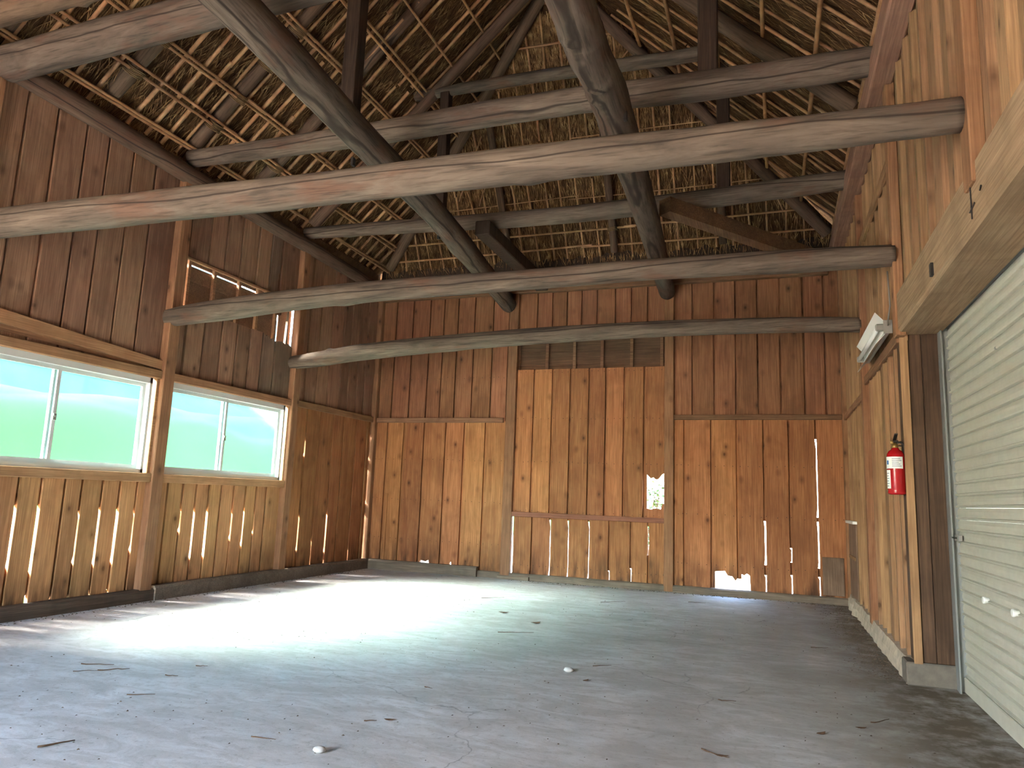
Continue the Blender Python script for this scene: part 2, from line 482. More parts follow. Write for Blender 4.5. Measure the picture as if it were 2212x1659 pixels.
def plank(w, u0, u1, z0, z1, mat, right=None, left=None, bottom=None, top=None, gap=0.024, th=0.034, parent=None, name='plank'):
    """One rebated plank: a face board plus a thin tongue that runs behind the next plank, so the joint is a dark groove.
    right/left: (za, zb, recess) where an edge is worn back (daylight slits, the tongue is gone there too);
    bottom/top: (fraction, z) for ragged ends."""
    j = lambda a=0.0018: rng.uniform(-a, a)
    a0, a1 = u0 + gap / 2, u1 - gap / 2
    def edge(u, sgn, worn):
        st = [(z0, u + j()), (z0 + (z1 - z0) * 0.33, u + j(0.003)), (z0 + (z1 - z0) * 0.67, u + j(0.003)), (z1, u + j())]
        for (za, zb, r) in (worn or []):
            st = [q for q in st if q[0] < za - 0.02 or q[0] > zb + 0.02]
            k = 4; r = r + 0.003 - gap
            st += [(za, u)] + [(za + (zb - za) * (i + 0.5) / k, u - sgn * r * rng.uniform(0.75, 1.1)) for i in range(k)] + [(zb, u)]
        return sorted(st)
    R = edge(a1, 1, right); L = edge(a0, -1, left)
    if bottom: ring = [(a0 + (a1 - a0) * f, z) for f, z in bottom]
    else: ring = [(L[0][1], L[0][0]), (R[0][1], R[0][0])]
    lo = ring[0][1]
    ring += [(u, z) for z, u in R if z > (ring[-1][1] + 0.005) and z < z1 - 0.005]
    if top: ring += [(a0 + (a1 - a0) * f, z) for f, z in reversed(top)]
    else: ring += [(R[-1][1], z1), (L[-1][1], z1)]
    ring += [(u, z) for z, u in reversed(L) if z > lo + 0.005 and z < ring[-1][1] - 0.005]
    nj = rng.uniform(-0.003, 0.003); tl = {'L': -0.006, 'B': 0.008, 'R': -0.028}[w] + rng.uniform(-0.004, 0.004)
    n = len(ring); fr = lambda u: nj + tl * ((u - a0) / (a1 - a0) - 0.5)
    v = [FR[w](u, z, fr(u)) for u, z in ring] + [FR[w](u, z, fr(u) - th) for u, z in ring]
    f = [tuple(range(n)), tuple(range(2 * n - 1, n - 1, -1))] + [(i, n + i, n + (i + 1) % n, (i + 1) % n) for i in range(n)]
    if w in 'LB': f = [q[::-1] for q in f]
    # tongue behind the joint on the high side
    zb_ = bottom[-1][1] if bottom else z0; zt_ = top[-1][1] if top else z1
    cuts = sorted((za, zb) for za, zb, _ in (right or [])); zs = [zb_]
    for za, zb in cuts: zs += [za, zb]
    zs.append(zt_)
    for q in range(0, len(zs), 2):
        if zs[q + 1] - zs[q] < 0.01: continue
        k = len(v)
        v += [FR[w](u, z, nn) for nn in (-th + 0.002, -th - 0.012) for z in (zs[q], zs[q + 1]) for u in (u1 - 0.03, u1 + gap + (0.10 if w == 'R' else 0.016))]
        b = [(0, 1, 3, 2), (4, 6, 7, 5), (0, 4, 5, 1), (2, 3, 7, 6), (0, 2, 6, 4), (1, 5, 7, 3)]
        f += [tuple(k + i for i in (r if w == 'R' else r[::-1])) for r in b]
    return mobj(name, v, f, mat, parent or WALL[w])


def planks(w, us, z0, z1, mat, slits=None, **kw):
    """slits: {i: [...]} daylight at the joint after plank i"""
    for i in range(len(us) - 1):
        plank(w, us[i], us[i + 1], z0, z1, mat, right=(slits or {}).get(i + 1), **kw)


# --- left wall
def lin(a, b, n): return [a + (b - a) * i / n for i in range(n + 1)]
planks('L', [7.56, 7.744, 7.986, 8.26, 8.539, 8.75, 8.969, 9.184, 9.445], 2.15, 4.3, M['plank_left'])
planks('L', [7.56, 7.85, 8.153, 8.467, 8.727, 9.048, 9.349, 9.445], 0.08, 2.17, M['plank'],
       slits={7: [(0.1, 0.78, 0.014), (0.95, 1.45, 0.012), (1.6, 1.95, 0.006)], 1: [(0.36, 0.78, 0.012), (1.55, 1.75, 0.010)], 2: [(0.1, 0.46, 0.006)], 3: [(0.30, 0.80, 0.014), (0.1, 0.2, 0.01)], 5: [(0.12, 0.3, 0.004)]})
planks('L', [5.53, 5.665, 5.868, 6.051, 6.242, 6.421, 6.616, 6.812, 6.992, 7.173, 7.44], 0.08, 1.15, M['plank_low_lit'],
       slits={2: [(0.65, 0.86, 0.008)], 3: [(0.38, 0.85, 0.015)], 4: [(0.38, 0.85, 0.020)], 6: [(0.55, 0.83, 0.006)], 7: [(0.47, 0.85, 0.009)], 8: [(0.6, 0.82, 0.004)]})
planks('L', [3.53, 3.75, 3.95, 4.14, 4.337, 4.547, 4.714, 4.917, 5.107, 5.293, 5.40], 0.03, 1.15, M['plank_low_lit'],
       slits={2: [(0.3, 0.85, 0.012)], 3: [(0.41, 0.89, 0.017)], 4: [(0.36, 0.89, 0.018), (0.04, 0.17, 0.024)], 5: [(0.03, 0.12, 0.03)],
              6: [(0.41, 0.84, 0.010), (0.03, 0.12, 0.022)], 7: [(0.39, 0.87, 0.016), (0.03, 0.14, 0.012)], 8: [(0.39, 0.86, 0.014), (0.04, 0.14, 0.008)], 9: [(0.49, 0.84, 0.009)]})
planks('L', [5.50, 5.674, 5.928, 6.186, 6.428, 6.646, 6.859], 2.18, 2.93, M['plank_left'])
plank('L', 6.859, 7.096, 2.18, 2.92, M['plank_grey'], top=[(0, 2.93), (0.2, 2.90), (0.35, 2.92), (0.6, 2.885), (0.8, 2.90), (1, 2.87)])
plank('L', 7.096, 7.44, 2.18, 2.9, M['plank_grey'], top=[(0, 2.88), (0.3, 2.90), (0.55, 2.88), (0.62, 3.3), (0.66, 2.9), (1, 2.86)])
planks('L', [5.45, 5.592, 5.884, 6.124, 6.365, 6.648, 6.883], 3.43, 4.3, M['plank_left'])
plank('L', 6.883, 7.088, 3.43, 4.3, M['plank_grey'], right=[(3.50, 3.74, 0.05)])
plank('L', 7.088, 7.44, 3.43, 4.3, M['plank_left'])
planks('L', [3.5, 3.764, 4.031, 4.307, 4.541, 4.811, 5.076, 5.40], 2.18, 4.3, M['plank_left'])
planks('L', lin(1.5, 3.42, 8), 0.03, 4.3, M['plank_left'])
planks('L', lin(YF, 1.45, 15), 0.0, 4.3, M['plank_left'])
for i, (y0, y1, zt) in enumerate([(7.425, 7.555, 4.25), (5.39, 5.53, 4.2), (3.39, 3.53, 4.2), (1.39, 1.53, 4.2), (9.452, 9.54, 4.2)]):
    wbox('post', 'L', y0, y1, 0.0, zt, -0.03, 0.075 if i < 4 else 0.06, M['post'], b=0.008)
wbox('rail', 'L', 7.555, 9.44, 2.14, 2.22, -0.005, 0.04, M['rail_y'])
# window casings
for (a, b) in WINS:
    wbox('head_casing', 'L', a - 0.02, b + 0.02, 2.12, 2.205, -0.03, 0.055, M['casing'], b=0.006)
    wbox('sill_casing', 'L', a - 0.02, b + 0.02, 1.115, 1.20, -0.03, 0.06, M['casing'], b=0.006)
    wbox('jamb_casing', 'L', b - 0.012, b + 0.03, 1.20, 2.12, -0.03, 0.03, M['casing'], b=0.003)
# slanting brace board above the first window
mb = MB()
q = [(3.0, 2.34, 2.46), (5.385, 2.215, 2.305)]
v = [FR['L'](u, z, n) for n in (0.012, 0.04) for u, za, zb in q for z in (za, zb)]
mb.add(v, [(0, 1, 3, 2), (4, 6, 7, 5), (0, 2, 6, 4), (1, 5, 7, 3), (0, 4, 5, 1), (2, 3, 7, 6)])
mb.obj('brace_board', M['casing'], wall_left)
mb = MB()
q = [(3.0, 2.27, 2.33), (5.2, 2.205, 2.235)]
v = [FR['L'](u, z, n) for n in (0.002, 0.012) for u, za, zb in q for z in (za, zb)]
mb.add(v, [(0, 1, 3, 2), (4, 6, 7, 5), (0, 2, 6, 4), (1, 5, 7, 3), (0, 4, 5, 1), (2, 3, 7, 6)])
mb.obj('backing_board', M['rail_y'], wall_left)
# upper opening of the left wall: studs and outer boards with daylight above them
for u in (5.685, 6.057, 6.451, 6.776, 7.12):
    wbox('stud', 'L', u - 0.02, u + 0.02, 2.86, 3.45, -0.085, -0.045, M['rail_y'])
for k, (z0, z1) in enumerate([(2.75, 2.94), (2.93, 3.11), (3.10, 3.25), (3.245, 3.408)]):
    wbox('outer_board', 'L', 5.36, 7.21 if k < 3 else 7.3, z0, z1, -0.125 - 0.006 * (k % 2), -0.11, M['cavity'])
wbox('outer_board', 'L', 5.36, 7.46, 3.425, 4.2, -0.125, -0.11, M['cavity'])
wbox('trim_strip', 'L', 5.45, 7.43, 3.42, 3.45, -0.01, 0.018, M['rail_y'])
wbox('outer_board', 'L', 7.245, 7.5, 2.75, 3.43, -0.125, -0.11, M['cavity'])

# --- back wall
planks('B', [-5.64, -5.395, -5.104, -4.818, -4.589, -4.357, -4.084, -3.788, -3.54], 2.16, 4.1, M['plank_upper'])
bl = [-5.63, -5.434, -5.154, -4.818, -4.467, -4.174, -3.844, -3.53]
for i in range(len(bl) - 1):
    bt = None
    if i == 3: bt = [(0, 0.06), (0.1, 0.165), (0.35, 0.15), (0.5, 0.175), (0.6, 0.06), (1, 0.06)]
    if i == 4: bt = [(0, 0.06), (0.5, 0.06), (0.55, 0.16), (0.62, 0.18), (0.72, 0.06), (1, 0.06)]
    plank('B', bl[i], bl[i + 1], 0.06, 2.17, M['plank'], bottom=bt)
wbox('batten', 'B', -5.40, -5.355, 0.1, 1.09, 0.001, 0.016, M['plank'])
pm = [-3.40, -3.133, -2.862, -2.602, -2.337, -2.103, -1.851, -1.581]
planks('B', pm, 0.87, 2.905, M['plank'])
plank('B', -1.581, -1.29, 1.50, 2.905, M['plank'], bottom=[(0, 1.525), (0.14, 1.46), (0.3, 1.415), (0.42, 1.43), (0.6, 1.40), (0.72, 1.425), (0.85, 1.47), (1, 1.495)])
plank('B', -1.581, -1.29, 0.87, 1.03, M['plank'], top=[(0, 1.03), (0.3, 1.015), (0.55, 1.03), (0.8, 1.02), (0.9, 1.10), (1, 1.06)])
lm = [-3.38, -3.1, -2.847, -2.592, -2.307, -2.027, -1.741, -1.517, -1.30]
planks('B', lm, 0.05, 0.87, M['plank'],
       slits={2: [(0.08, 0.82, 0.005)], 3: [(0.05, 0.82, 0.005)], 4: [(0.06, 0.82, 0.004)], 5: [(0.06, 0.2, 0.005)], 6: [(0.05, 0.25, 0.005)], 7: [(0.43, 0.80, 0.012)]})
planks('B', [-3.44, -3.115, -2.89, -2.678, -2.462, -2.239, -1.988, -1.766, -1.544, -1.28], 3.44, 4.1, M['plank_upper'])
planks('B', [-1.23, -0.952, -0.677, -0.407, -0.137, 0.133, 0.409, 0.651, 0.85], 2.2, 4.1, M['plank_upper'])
br = [-1.23, -1.059, -0.723, -0.407, -0.087, 0.209, 0.517, 0.85]
brs = {4: [(0.40, 0.93, 0.012), (0.06, 0.28, 0.008)], 5: [(0.45, 0.62, 0.006), (0.06, 0.3, 0.008)], 6: [(1.0, 1.95, 0.008), (0.40, 0.95, 0.012), (0.06, 0.3, 0.006)]}
for i in range(len(br) - 1):
    bt = None
    if i == 2: bt = [(0, 0.10), (0.06, 0.285), (0.5, 0.30), (0.62, 0.245), (0.8, 0.24), (0.93, 0.19), (1, 0.215)]
    if i == 3: bt = [(0, 0.22), (0.1, 0.275), (0.2, 0.26), (0.3, 0.285), (0.42, 0.265), (0.45, 0.08), (1, 0.08)]
    plank('B', br[i], br[i + 1], 0.06, 2.22, M['plank'], bottom=bt, right=brs.get(i + 1))
for x0, x1, zt, nn in [(-3.53, -3.39, 4.03, 0.05), (-1.31, -1.19, 4.03, 0.05), (0.82, 0.865, 4.1, 0.04), (-5.672, -5.62, 4.1, 0.04)]:
    wbox('post', 'B', x0, x1, 0.0, zt, -0.03, nn, M['post'], b=0.007)
wbox('rail', 'B', -5.62, -3.57, 2.145, 2.215, -0.004, 0.04, M['rail_x'])
wbox('rail', 'B', -1.19, 0.82, 2.185, 2.25, -0.004, 0.04, M['rail_x'])
wbox('rail', 'B', -3.39, -1.31, 0.845, 0.91, -0.004, 0.045, wood('rail_red', (0.50, 0.22, 0.13), (0.36, 0.15, 0.09), axis='X', knots=False))
for u in (-3.40, -2.971, -2.572, -2.177, -1.767, -1.36):
    wbox('stud', 'B', u - 0.022, u + 0.022, 2.84, 3.5, -0.085, -0.045, M['rail_x'])
for k, (z0, z1) in enumerate([(2.7, 2.98), (2.985, 3.16), (3.165, 3.32), (3.325, 4.1)]):
    wbox('outer_board', 'B', -3.6, -1.1, z0, z1 + 0.012, -0.13 + 0.012 * (k % 2), -0.11 + 0.012 * (k % 2), M['cavity'])
for u in (-3.58, -1.14): wbox('outer_stud', 'B', u - 0.02, u + 0.02, 2.6, 4.1, -0.11, -0.03, M['cavity'])
wbox('repair_board', 'B', 0.555, 0.79, 0.10, 0.54, 0.003, 0.02, M['plank_grey'])

nv = []; nf = []
def nails(us, rows, w='B'):
    for z in rows:
        for i in range(len(us) - 1):
            for q in (0.14, 0.5, 0.86):
                u = us[i] + (us[i + 1] - us[i]) * q + rng.gauss(0, 0.012); zz = z + rng.gauss(0, 0.006); k = len(nv)
                nv.extend(FR[w](u + 0.005 * math.cos(a * 1.0472), zz + 0.005 * math.sin(a * 1.0472), 0.0085) for a in range(6))
                nv.append(FR[w](u, zz, 0.0105)); nf.extend((k + (a + 1) % 6, k + a, k + 6) for a in range(6))
nails(bl, (0.45, 1.02, 1.60)); nails(pm + [-1.345], (0.93, 1.60, 2.21, 2.86)); nails(lm, (0.2,)); nails(br, (0.36, 0.98, 1.6)); nails([-5.64, -5.395, -5.104, -4.818, -4.589, -4.357, -4.084, -3.788, -3.54], (2.8,))
tag(mobj('nail_heads', nv, nf, M['black'], wall_back), None, None, None, 'stuff')

# --- right wall
rs = {'gap': 0.04, 'th': 0.05}
planks('R', [7.45, 7.70, 7.90, 8.13, 8.32, 8.55, 8.76, 9.0, 9.22, 9.50], 0.12, 4.36, M['plank_right'], **rs)
planks('R', [5.46, 5.731, 6.011, 6.275, 6.654, 6.90, 7.097, 7.40], 0.14, 2.3, M['plank_right'], **rs)
planks('R', [5.46, 5.66, 5.90, 6.12, 6.40, 6.66, 6.90, 7.15, 7.42], 2.28, 4.36, M['plank_right'], **rs)
planks('R', [3.46, 3.72, 4.002, 4.333, 4.567, 4.837, 5.10, 5.40], 2.56, 4.36, M['plank_right'], **rs)
planks('R', lin(1.4, 3.36, 8), 2.56, 4.36, M['plank_right'], **rs)
planks('R', lin(YF, 1.4, 14), 0.05, 4.36, M['plank_right'], **rs)
for y0, y1, z0, z1 in [(7.385, 7.50, 0.1, 4.2), (5.40, 5.515, 2.3, 4.2), (3.34, 3.48, 2.5, 4.2), (9.46, 9.52, 0.1, 4.2)]:
    wbox('post', 'R', y0, y1, z0, z1, -0.02, 0.045, M['post'], b=0.006)
wbox('rail', 'R', 7.50, 9.46, 2.17, 2.24, 0.0, 0.03, M['rail_y'])
wbox('rail', 'R', 5.51, 7.385, 2.27, 2.345, 0.0, 0.03, M['rail_y'])
wbox('rail', 'R', 5.51, 7.385, 3.60, 3.68, 0.0, 0.03, M['rail_y'])
wbox('panel_board', 'R', 8.7, 9.46, 0.14, 0.96, 0.002, 0.018, M['plank_grey'])
wbox('panel_board', 'R', 8.78, 9.40, 0.56, 0.60, 0.018, 0.03, M['plank_right'])

# front wall (behind the camera)
wall_front = tag(empty('wall_front'), 'plank front wall with a doorway added for fill light, behind the viewer', None, None, 'structure')
for x0, x1, z0, z1 in [(XL, FILL_DOOR[0], 0, 4.3), (FILL_DOOR[1], XR + 0.4, 0, 4.3), (FILL_DOOR[0], FILL_DOOR[1], FILL_DOOR[2], 4.3)]:
    n = max(1, round((x1 - x0) / 0.27)); us = lin(x0, x1, n)
    for i in range(n):
        MB().box(us[i] + 0.002, us[i + 1] - 0.002, YF - 0.02 - 0.006 * (i % 2), YF, z0, z1, 0.003).obj('plank', M['plank_left'], wall_front)
MB().box(XL, XR + 0.4, YF - 0.05, YF - 0.03, 4.2, 7.9).obj('gable_sheathing', M['cavity'], wall_front)

# ------------------------------------------------------------------ floor, sill timbers, curb
fl = MB(); fl.box(XL - 0.15, 1.35, YF - 0.6, D + 0.12, -0.12, 0.0)
tag(fl.obj('floor', M['floor'], None), 'worn grey concrete floor with hairline cracks', None, None, 'structure')


def timber(name, w, u0, u1, z1, n1, mat, label, n0=-0.02, seed=0):
    """long base timber with slightly uneven top and face"""
    N = 14; v = []
    for i in range(N + 1):
        u = u0 + (u1 - u0) * i / N
        a = 0.008 * NS(u * 1.7, seed); b = 0.010 * NS(u * 1.3, seed + 5)
        for z, n in ((0, n0), (0, n1 + b), (z1 * 0.82 + a, n1 + b), (z1 + a, n1 - 0.02 + b), (z1 + a, n0)):
            v.append(FR[w](u, z, n))
    f = [(i * 5 + k, i * 5 + (k + 1) % 5, (i + 1) * 5 + (k + 1) % 5, (i + 1) * 5 + k) for i in range(N) for k in range(5)]
    f += [tuple(range(5))[::-1], tuple(N * 5 + k for k in range(5))]
    if w == 'B': f = [q[::-1] for q in f]
    o = mobj(name, v, f, mat)
    return tag(o, label, None, None, 'structure')


timber('baseboard_left', 'L', 5.56, 9.5, 0.138, 0.10, M['sill_x'], 'grey base timber along the left wall under the far window', seed=1)
timber('baseboard_left', 'L', 1.4, 5.62, 0.115, 0.085, M['sill'], 'dark damp base timber along the left wall at the left edge', seed=2)
timber('baseboard_back', 'B', XL + 0.1, -3.86, 0.135, 0.095, M['sill_x'], 'grey base timber at the left end of the back wall', seed=3)
timber('baseboard_back', 'B', -3.86, XR - 0.04, 0.085, 0.05, M['sill_x'], 'low weathered base timber along the right part of the back wall', seed=4)
timber('trim_1', 'B', -3.55, -3.1, 0.05, 0.085, M['sill_x'], 'short loose board at the foot of the back wall', n0=0.051, seed=6)
# rough concrete curb under the right wall
N = 60; v = []
for i in range(N + 1):
    u = 5.53 + (D - 5.53) * i / N
    rg = 0.5 + 0.5 * min(1, max(0, (u - 6.3) / 0.8))
    a = 0.028 * NS(u * 3.1, 9) * rg; b = 0.03 * NS(u * 4.3, 3) * rg
    for z, n in ((0, -0.05), (0, 0.055 + b * 1.4 + 0.012 * NS(u * 9, 2)), (0.075, 0.05 + b), (0.14 + a, 0.03 + b * 0.6), (0.15 + a * 0.4, -0.05)):
        v.append(FR['R'](u, z, n))
f = [(i * 5 + k, (i + 1) * 5 + k, (i + 1) * 5 + (k + 1) % 5, i * 5 + (k + 1) % 5) for i in range(N) for k in range(5)]
f += [tuple(range(5)), tuple(N * 5 + k for k in range(5))[::-1]]
tag(mobj('trim_2', v, f, M['curb']), 'crumbling concrete curb under the right plank wall', None, None, 'structure')

# ------------------------------------------------------------------ shutter, jamb, header
jamb = tag(empty('trim_3', (1.0, 5.56, 0)), 'dark brown jamb post on a concrete foot beside the shutter', None, None, 'structure')
MB().box(XR - 0.005, 0.985, 5.50, 5.66, 0.145, 2.34, 0.006).obj('post', M['jamb'], jamb)
MB().box(0.988, 1.10, 5.503, 5.66, 0.145, 2.34, 0.006).obj('post', M['jamb'], jamb)
MB().box(XR - 0.06, 1.12, 5.485, 5.68, 0.0, 0.146, 0.008).obj('foot', M['curb_dark'], jamb)
hd = tag(empty('trim_4', (1.0, 3.5, 2.3)), 'heavy squared header timber above the shutter', None, None, 'structure')
N = 24; v = []
for i in range(N + 1):
    u = YF + (5.52 - YF) * i / N; a = 0.006 * NS(u * 1.1, 1); b = 0.006 * NS(u * 0.9, 4)
    for x, z in ((XR - 0.03 + a, 2.34), (XR - 0.012 + a, 2.322 + b), (1.105, 2.322 + b), (1.105, 2.60), (XR - 0.012 + a, 2.605 + b), (XR - 0.03 + a, 2.588 + b)):
        v.append((x, u, z))
f = [(i * 6 + k, i * 6 + (k + 1) % 6, (i + 1) * 6 + (k + 1) % 6, (i + 1) * 6 + k) for i in range(N) for k in range(6)]
f += [tuple(range(6))[::-1], tuple(N * 6 + k for k in range(6))]
mobj('beam', v, f, M['header'], hd)
MB().box(XR - 0.045, XR - 0.025, 4.22, 4.26, 2.36, 2.43, 0.002).obj('iron_plate', M['black'], hd)
for y0, z0, y1, z1 in [(3.42, 2.36, 3.41, 2.58), (3.45, 2.40, 3.36, 2.41), (3.28, 2.43, 3.25, 2.44)]:
    MB().tube([(XR - 0.034, y0, z0), (XR - 0.036, y1, z1)], 0.003, 5).obj('nail', M['black'], hd)

sh = tag(empty('door_1', (1.13, 3.5, 0)), 'pale grey roller shutter on the right side', None, None, 'structure')
# slat profile in (x, z): shallow curve with an interlocking lip
prof = [(1.140, 0.0), (1.128, 0.004), (1.124, 0.012), (1.138, 0.018), (1.134, 0.035), (1.134, 0.052), (1.139, 0.068), (1.144, 0.0745), (1.150, 0.0745), (1.150, 0.0)]
P0 = 0.075
slat_me = None
for k in range(31):
    z = 0.095 + k * P0
    if z > 2.36: break
    if slat_me is None:
        v = [(x - 1.13, y - 3.5, zz) for y in (-0.4, 5.46) for x, zz in prof]; n = len(prof)
        f = [(i, n + i, n + (i + 1) % n, (i + 1) % n) for i in range(n)] + [tuple(range(n)), tuple(range(2 * n - 1, n - 1, -1))]
        slat_me = bpy.data.meshes.new('slat'); slat_me.from_pydata(v, [], f); slat_me.materials.append(M['shutter'])
        slat_me.update()
    o = bpy.data.objects.new('slat', slat_me); COL.objects.link(o); o.parent = sh; o.location = (0, 0, z)
MB().box(1.118, 1.155, -0.4, 5.45, 0.0, 0.095, 0.006).obj('bottom_bar', M['shutter'], sh)
MB().box(1.085, 1.15, 5.44, 5.50, 0.0, 2.36, 0.004).box(1.085, 1.095, 5.40, 5.44, 0.0, 2.36).box(1.165, 1.175, 5.40, 5.5, 0.0, 2.36).obj('guide_rail', M['rail_metal'], sh)
lt = MB().box(1.10, 1.125, 5.30, 5.40, 0.935, 0.975, 0.003).obj('latch', M['alu2'], sh)
MB().tube([(1.105, 5.33, 0.955), (1.085, 5.35, 0.955), (1.085, 5.38, 0.957)], 0.005, 6).obj('bolt', M['black'], lt)
for y, z in [(4.817, 0.635), (4.289, 0.635)]:
    MB().lathe([(0.018, -0.02), (0.020, -0.012), (0.014, 0.0), (0.014, 0.012)], (1.122, y, z), 12, 'X').obj('knob', M['sticker'], sh)
MB().lathe([(0.006, -0.006), (0.008, 0.0), (0.008, 0.012)], (1.127, 4.355, 1.979), 10, 'X').obj('rivet', M['alu2'], sh)
# shutter's outside is closed by a boxed roll above
MB().box(1.12, 1.5, -0.5, 5.6, 2.34, 2.75, 0.01).obj('roll_box', M['rail_metal'], sh)

# ------------------------------------------------------------------ windows
for i, (a, b) in enumerate(WINS):
    w = tag(empty('window_%d' % (i + 1), (XL - 0.04, (a + b) / 2, 1.2)), ['frosted sliding window at the left edge of the left wall', 'frosted sliding window in the middle of the left wall', 'frosted sliding window beyond the left edge'][i], None, None, 'structure')
    b2 = b - 0.045
    z0, z1 = 1.2, 2.12
    mb = MB()
    for (y0, y1, za, zb) in ((a, b2, z0, z0 + 0.035), (a, b2, z1 - 0.055, z1), (a, a + 0.03, z0, z1), (b2 - 0.03, b2, z0, z1)):
        mb.box(XL - 0.075, XL + 0.012, y0, y1, za, zb)
    mb.obj('frame', M['alu'], w)
    mid = a + (b2 - a) * 0.46
    for s, (y0, y1, x) in enumerate(((a + 0.03, mid + 0.025, XL - 0.03), (mid - 0.025, b2 - 0.03, XL - 0.055))):
        sa = MB(); st = 0.032
        sa.box(x - 0.011, x + 0.011, y0, y0 + st, z0 + 0.035, z1 - 0.055).box(x - 0.011, x + 0.011, y1 - st, y1, z0 + 0.035, z1 - 0.055)
        sa.box(x - 0.011, x + 0.011, y0 + st, y1 - st, z0 + 0.035, z0 + 0.075).box(x - 0.011, x + 0.011, y0 + st, y1 - st, z1 - 0.09, z1 - 0.055)
        so = sa.obj('sash', M['alu'], w)
        pv = [(x, y, z) for y in (y0 + st - 0.004, y1 - st + 0.004) for z in (z0 + 0.07, z1 - 0.085)]
        mobj('pane', pv, [(0, 1, 3, 2)], M['pane'], so)
        if s == 0:
            MB().box(x + 0.011, x + 0.03, y1 - 0.04, y1 - 0.005, 1.60, 1.66, 0.004).tube([(x + 0.03, y1 - 0.022, 1.63), (x + 0.045, y1 - 0.05, 1.645)], 0.006, 6).obj('latch', M['alu2'], so)

# ------------------------------------------------------------------ logs
def catmull(p, t):
    n = len(p) - 1; s = min(int(t * n), n - 1); u = t * n - s
    g = lambda i: p[max(0, min(n, i))]
    a, b, c, d = g(s - 1), g(s), g(s + 1), g(s + 2)
    return [0.5 * ((2 * b[k]) + (-a[k] + c[k]) * u + (2 * a[k] - 5 * b[k] + 4 * c[k] - d[k]) * u * u + (-a[k] + 3 * b[k] - 3 * c[k] + d[k]) * u ** 3) for k in range(4)]


def log(name, pts, mat, label=None, cat='beam', group=None, seed=0, sides=16, parent=None, square=0.0, knots=3, step=0.10):
    """pts: (x, y, z, r) along the trunk; a round, tapering, slightly knotty log built along its own X axis"""
    A = Vector(pts[0][:3]); B = Vector(pts[-1][:3]); ax = (B - A).normalized()
    ref = Vector((0, 0, 1)) if abs(ax.z) < 0.9 else Vector((0, 1, 0))
    ay = ref.cross(ax).normalized(); az = ax.cross(ay)
    L = (B - A).length; N = max(4, int(L / step))
    kn = [(rng.random(), rng.uniform(0, 6.28), rng.uniform(0.012, 0.028)) for _ in range(knots)]
    v = []
    for i in range(N + 1):
        t = i / N; x, y, z, r = catmull(pts, t)
        p = Vector((x, y, z)) - A
        c = Vector((p.dot(ax), p.dot(ay), p.dot(az)))
        for k in range(sides):
            a = 2 * math.pi * k / sides
            rr = r * (1 + 0.07 * NS(t * L * 1.6 + seed * 7.1, math.cos(a) * 1.3, math.sin(a) * 1.3) + 0.03 * NS(t * L * 6 + seed, math.cos(a) * 3, math.sin(a) * 3))
            if square: rr *= 1 + square * (abs(math.cos(2 * a)) ** 3 * -0.0 + (1 / max(abs(math.cos(a)), abs(math.sin(a))) - 1) * 0.9)
            for kt, ka, kh in kn:
                dd = ((t - kt) * L / 0.06) ** 2 + ((math.sin((a - ka) / 2)) * 2 / 0.5) ** 2
                if dd < 9: rr += kh * math.exp(-dd) * (r / 0.1)
            v.append((c.x, c.y + rr * math.cos(a), c.z + rr * math.sin(a)))
    f = [(i * sides + k, i * sides + (k + 1) % sides, (i + 1) * sides + (k + 1) % sides, (i + 1) * sides + k) for i in range(N) for k in range(sides)]
    f += [tuple(range(sides))[::-1], tuple(N * sides + k for k in range(sides))]
    me = bpy.data.meshes.new(name); me.from_pydata(v, [], f); me.materials.append(mat); me.materials.append(M['log_end'])
    me.polygons.foreach_set('use_smooth', [True] * (len(f) - 2) + [False, False])
    me.polygons.foreach_set('material_index', [0] * (len(f) - 2) + [1, 1])
    me.update()
    o = bpy.data.objects.new(name, me); COL.objects.link(o)
    o.matrix_world = Matrix(((ax.x, ay.x, az.x, A.x), (ax.y, ay.y, az.y, A.y), (ax.z, ay.z, az.z, A.z), (0, 0, 0, 1)))
    if parent: o.parent = parent
    if label: tag(o, label, cat, group)
    return o


TB = 'round tie beams across the barn'
log('tie_beam', [(-5.70, 7.45, 2.675, .080), (-5.3, 7.45, 2.71, .094), (-4.44, 7.45, 2.797, .102), (-2.69, 7.45, 2.882, .094), (-1.01, 7.45, 2.912, .086), (0.3, 7.45, 2.892, .080), (0.83, 7.45, 2.866, .074)], M['log'],
    'slim bowed tie beam nearest the back wall', group=TB, seed=1, knots=5)
log('tie_beam', [(-5.71, 5.45, 2.755, .088), (-5.1, 5.45, 2.80, .108), (-3.67, 5.45, 2.878, .096), (-1.98, 5.45, 2.895, .088), (-.74, 5.45, 2.905, .084), (.23, 5.45, 2.892, .086), (.84, 5.45, 2.885, .08)], M['log'],
    'round tie beam second from the back wall, just over the far window', group=TB, seed=2)
log('tie_beam', [(-5.62, 3.45, 2.955, .110), (-4.2, 3.45, 2.93, .108), (-2.38, 3.45, 2.894, .102), (-1.49, 3.45, 2.889, .102), (-.47, 3.45, 2.873, .094), (.07, 3.45, 2.863, .088), (.83, 3.45, 2.86, .078)], M['log'],
    'thickest tie beam crossing the whole picture in front of the others', group=TB, seed=3)
log('tie_beam', [(-5.62, 1.45, 2.90, .10), (-2.4, 1.45, 2.90, .10), (.83, 1.45, 2.90, .09)], M['log'], 'tie beam overhead, nearest the camera', group=TB, seed=4)
UB = 'upper poles under the thatch'
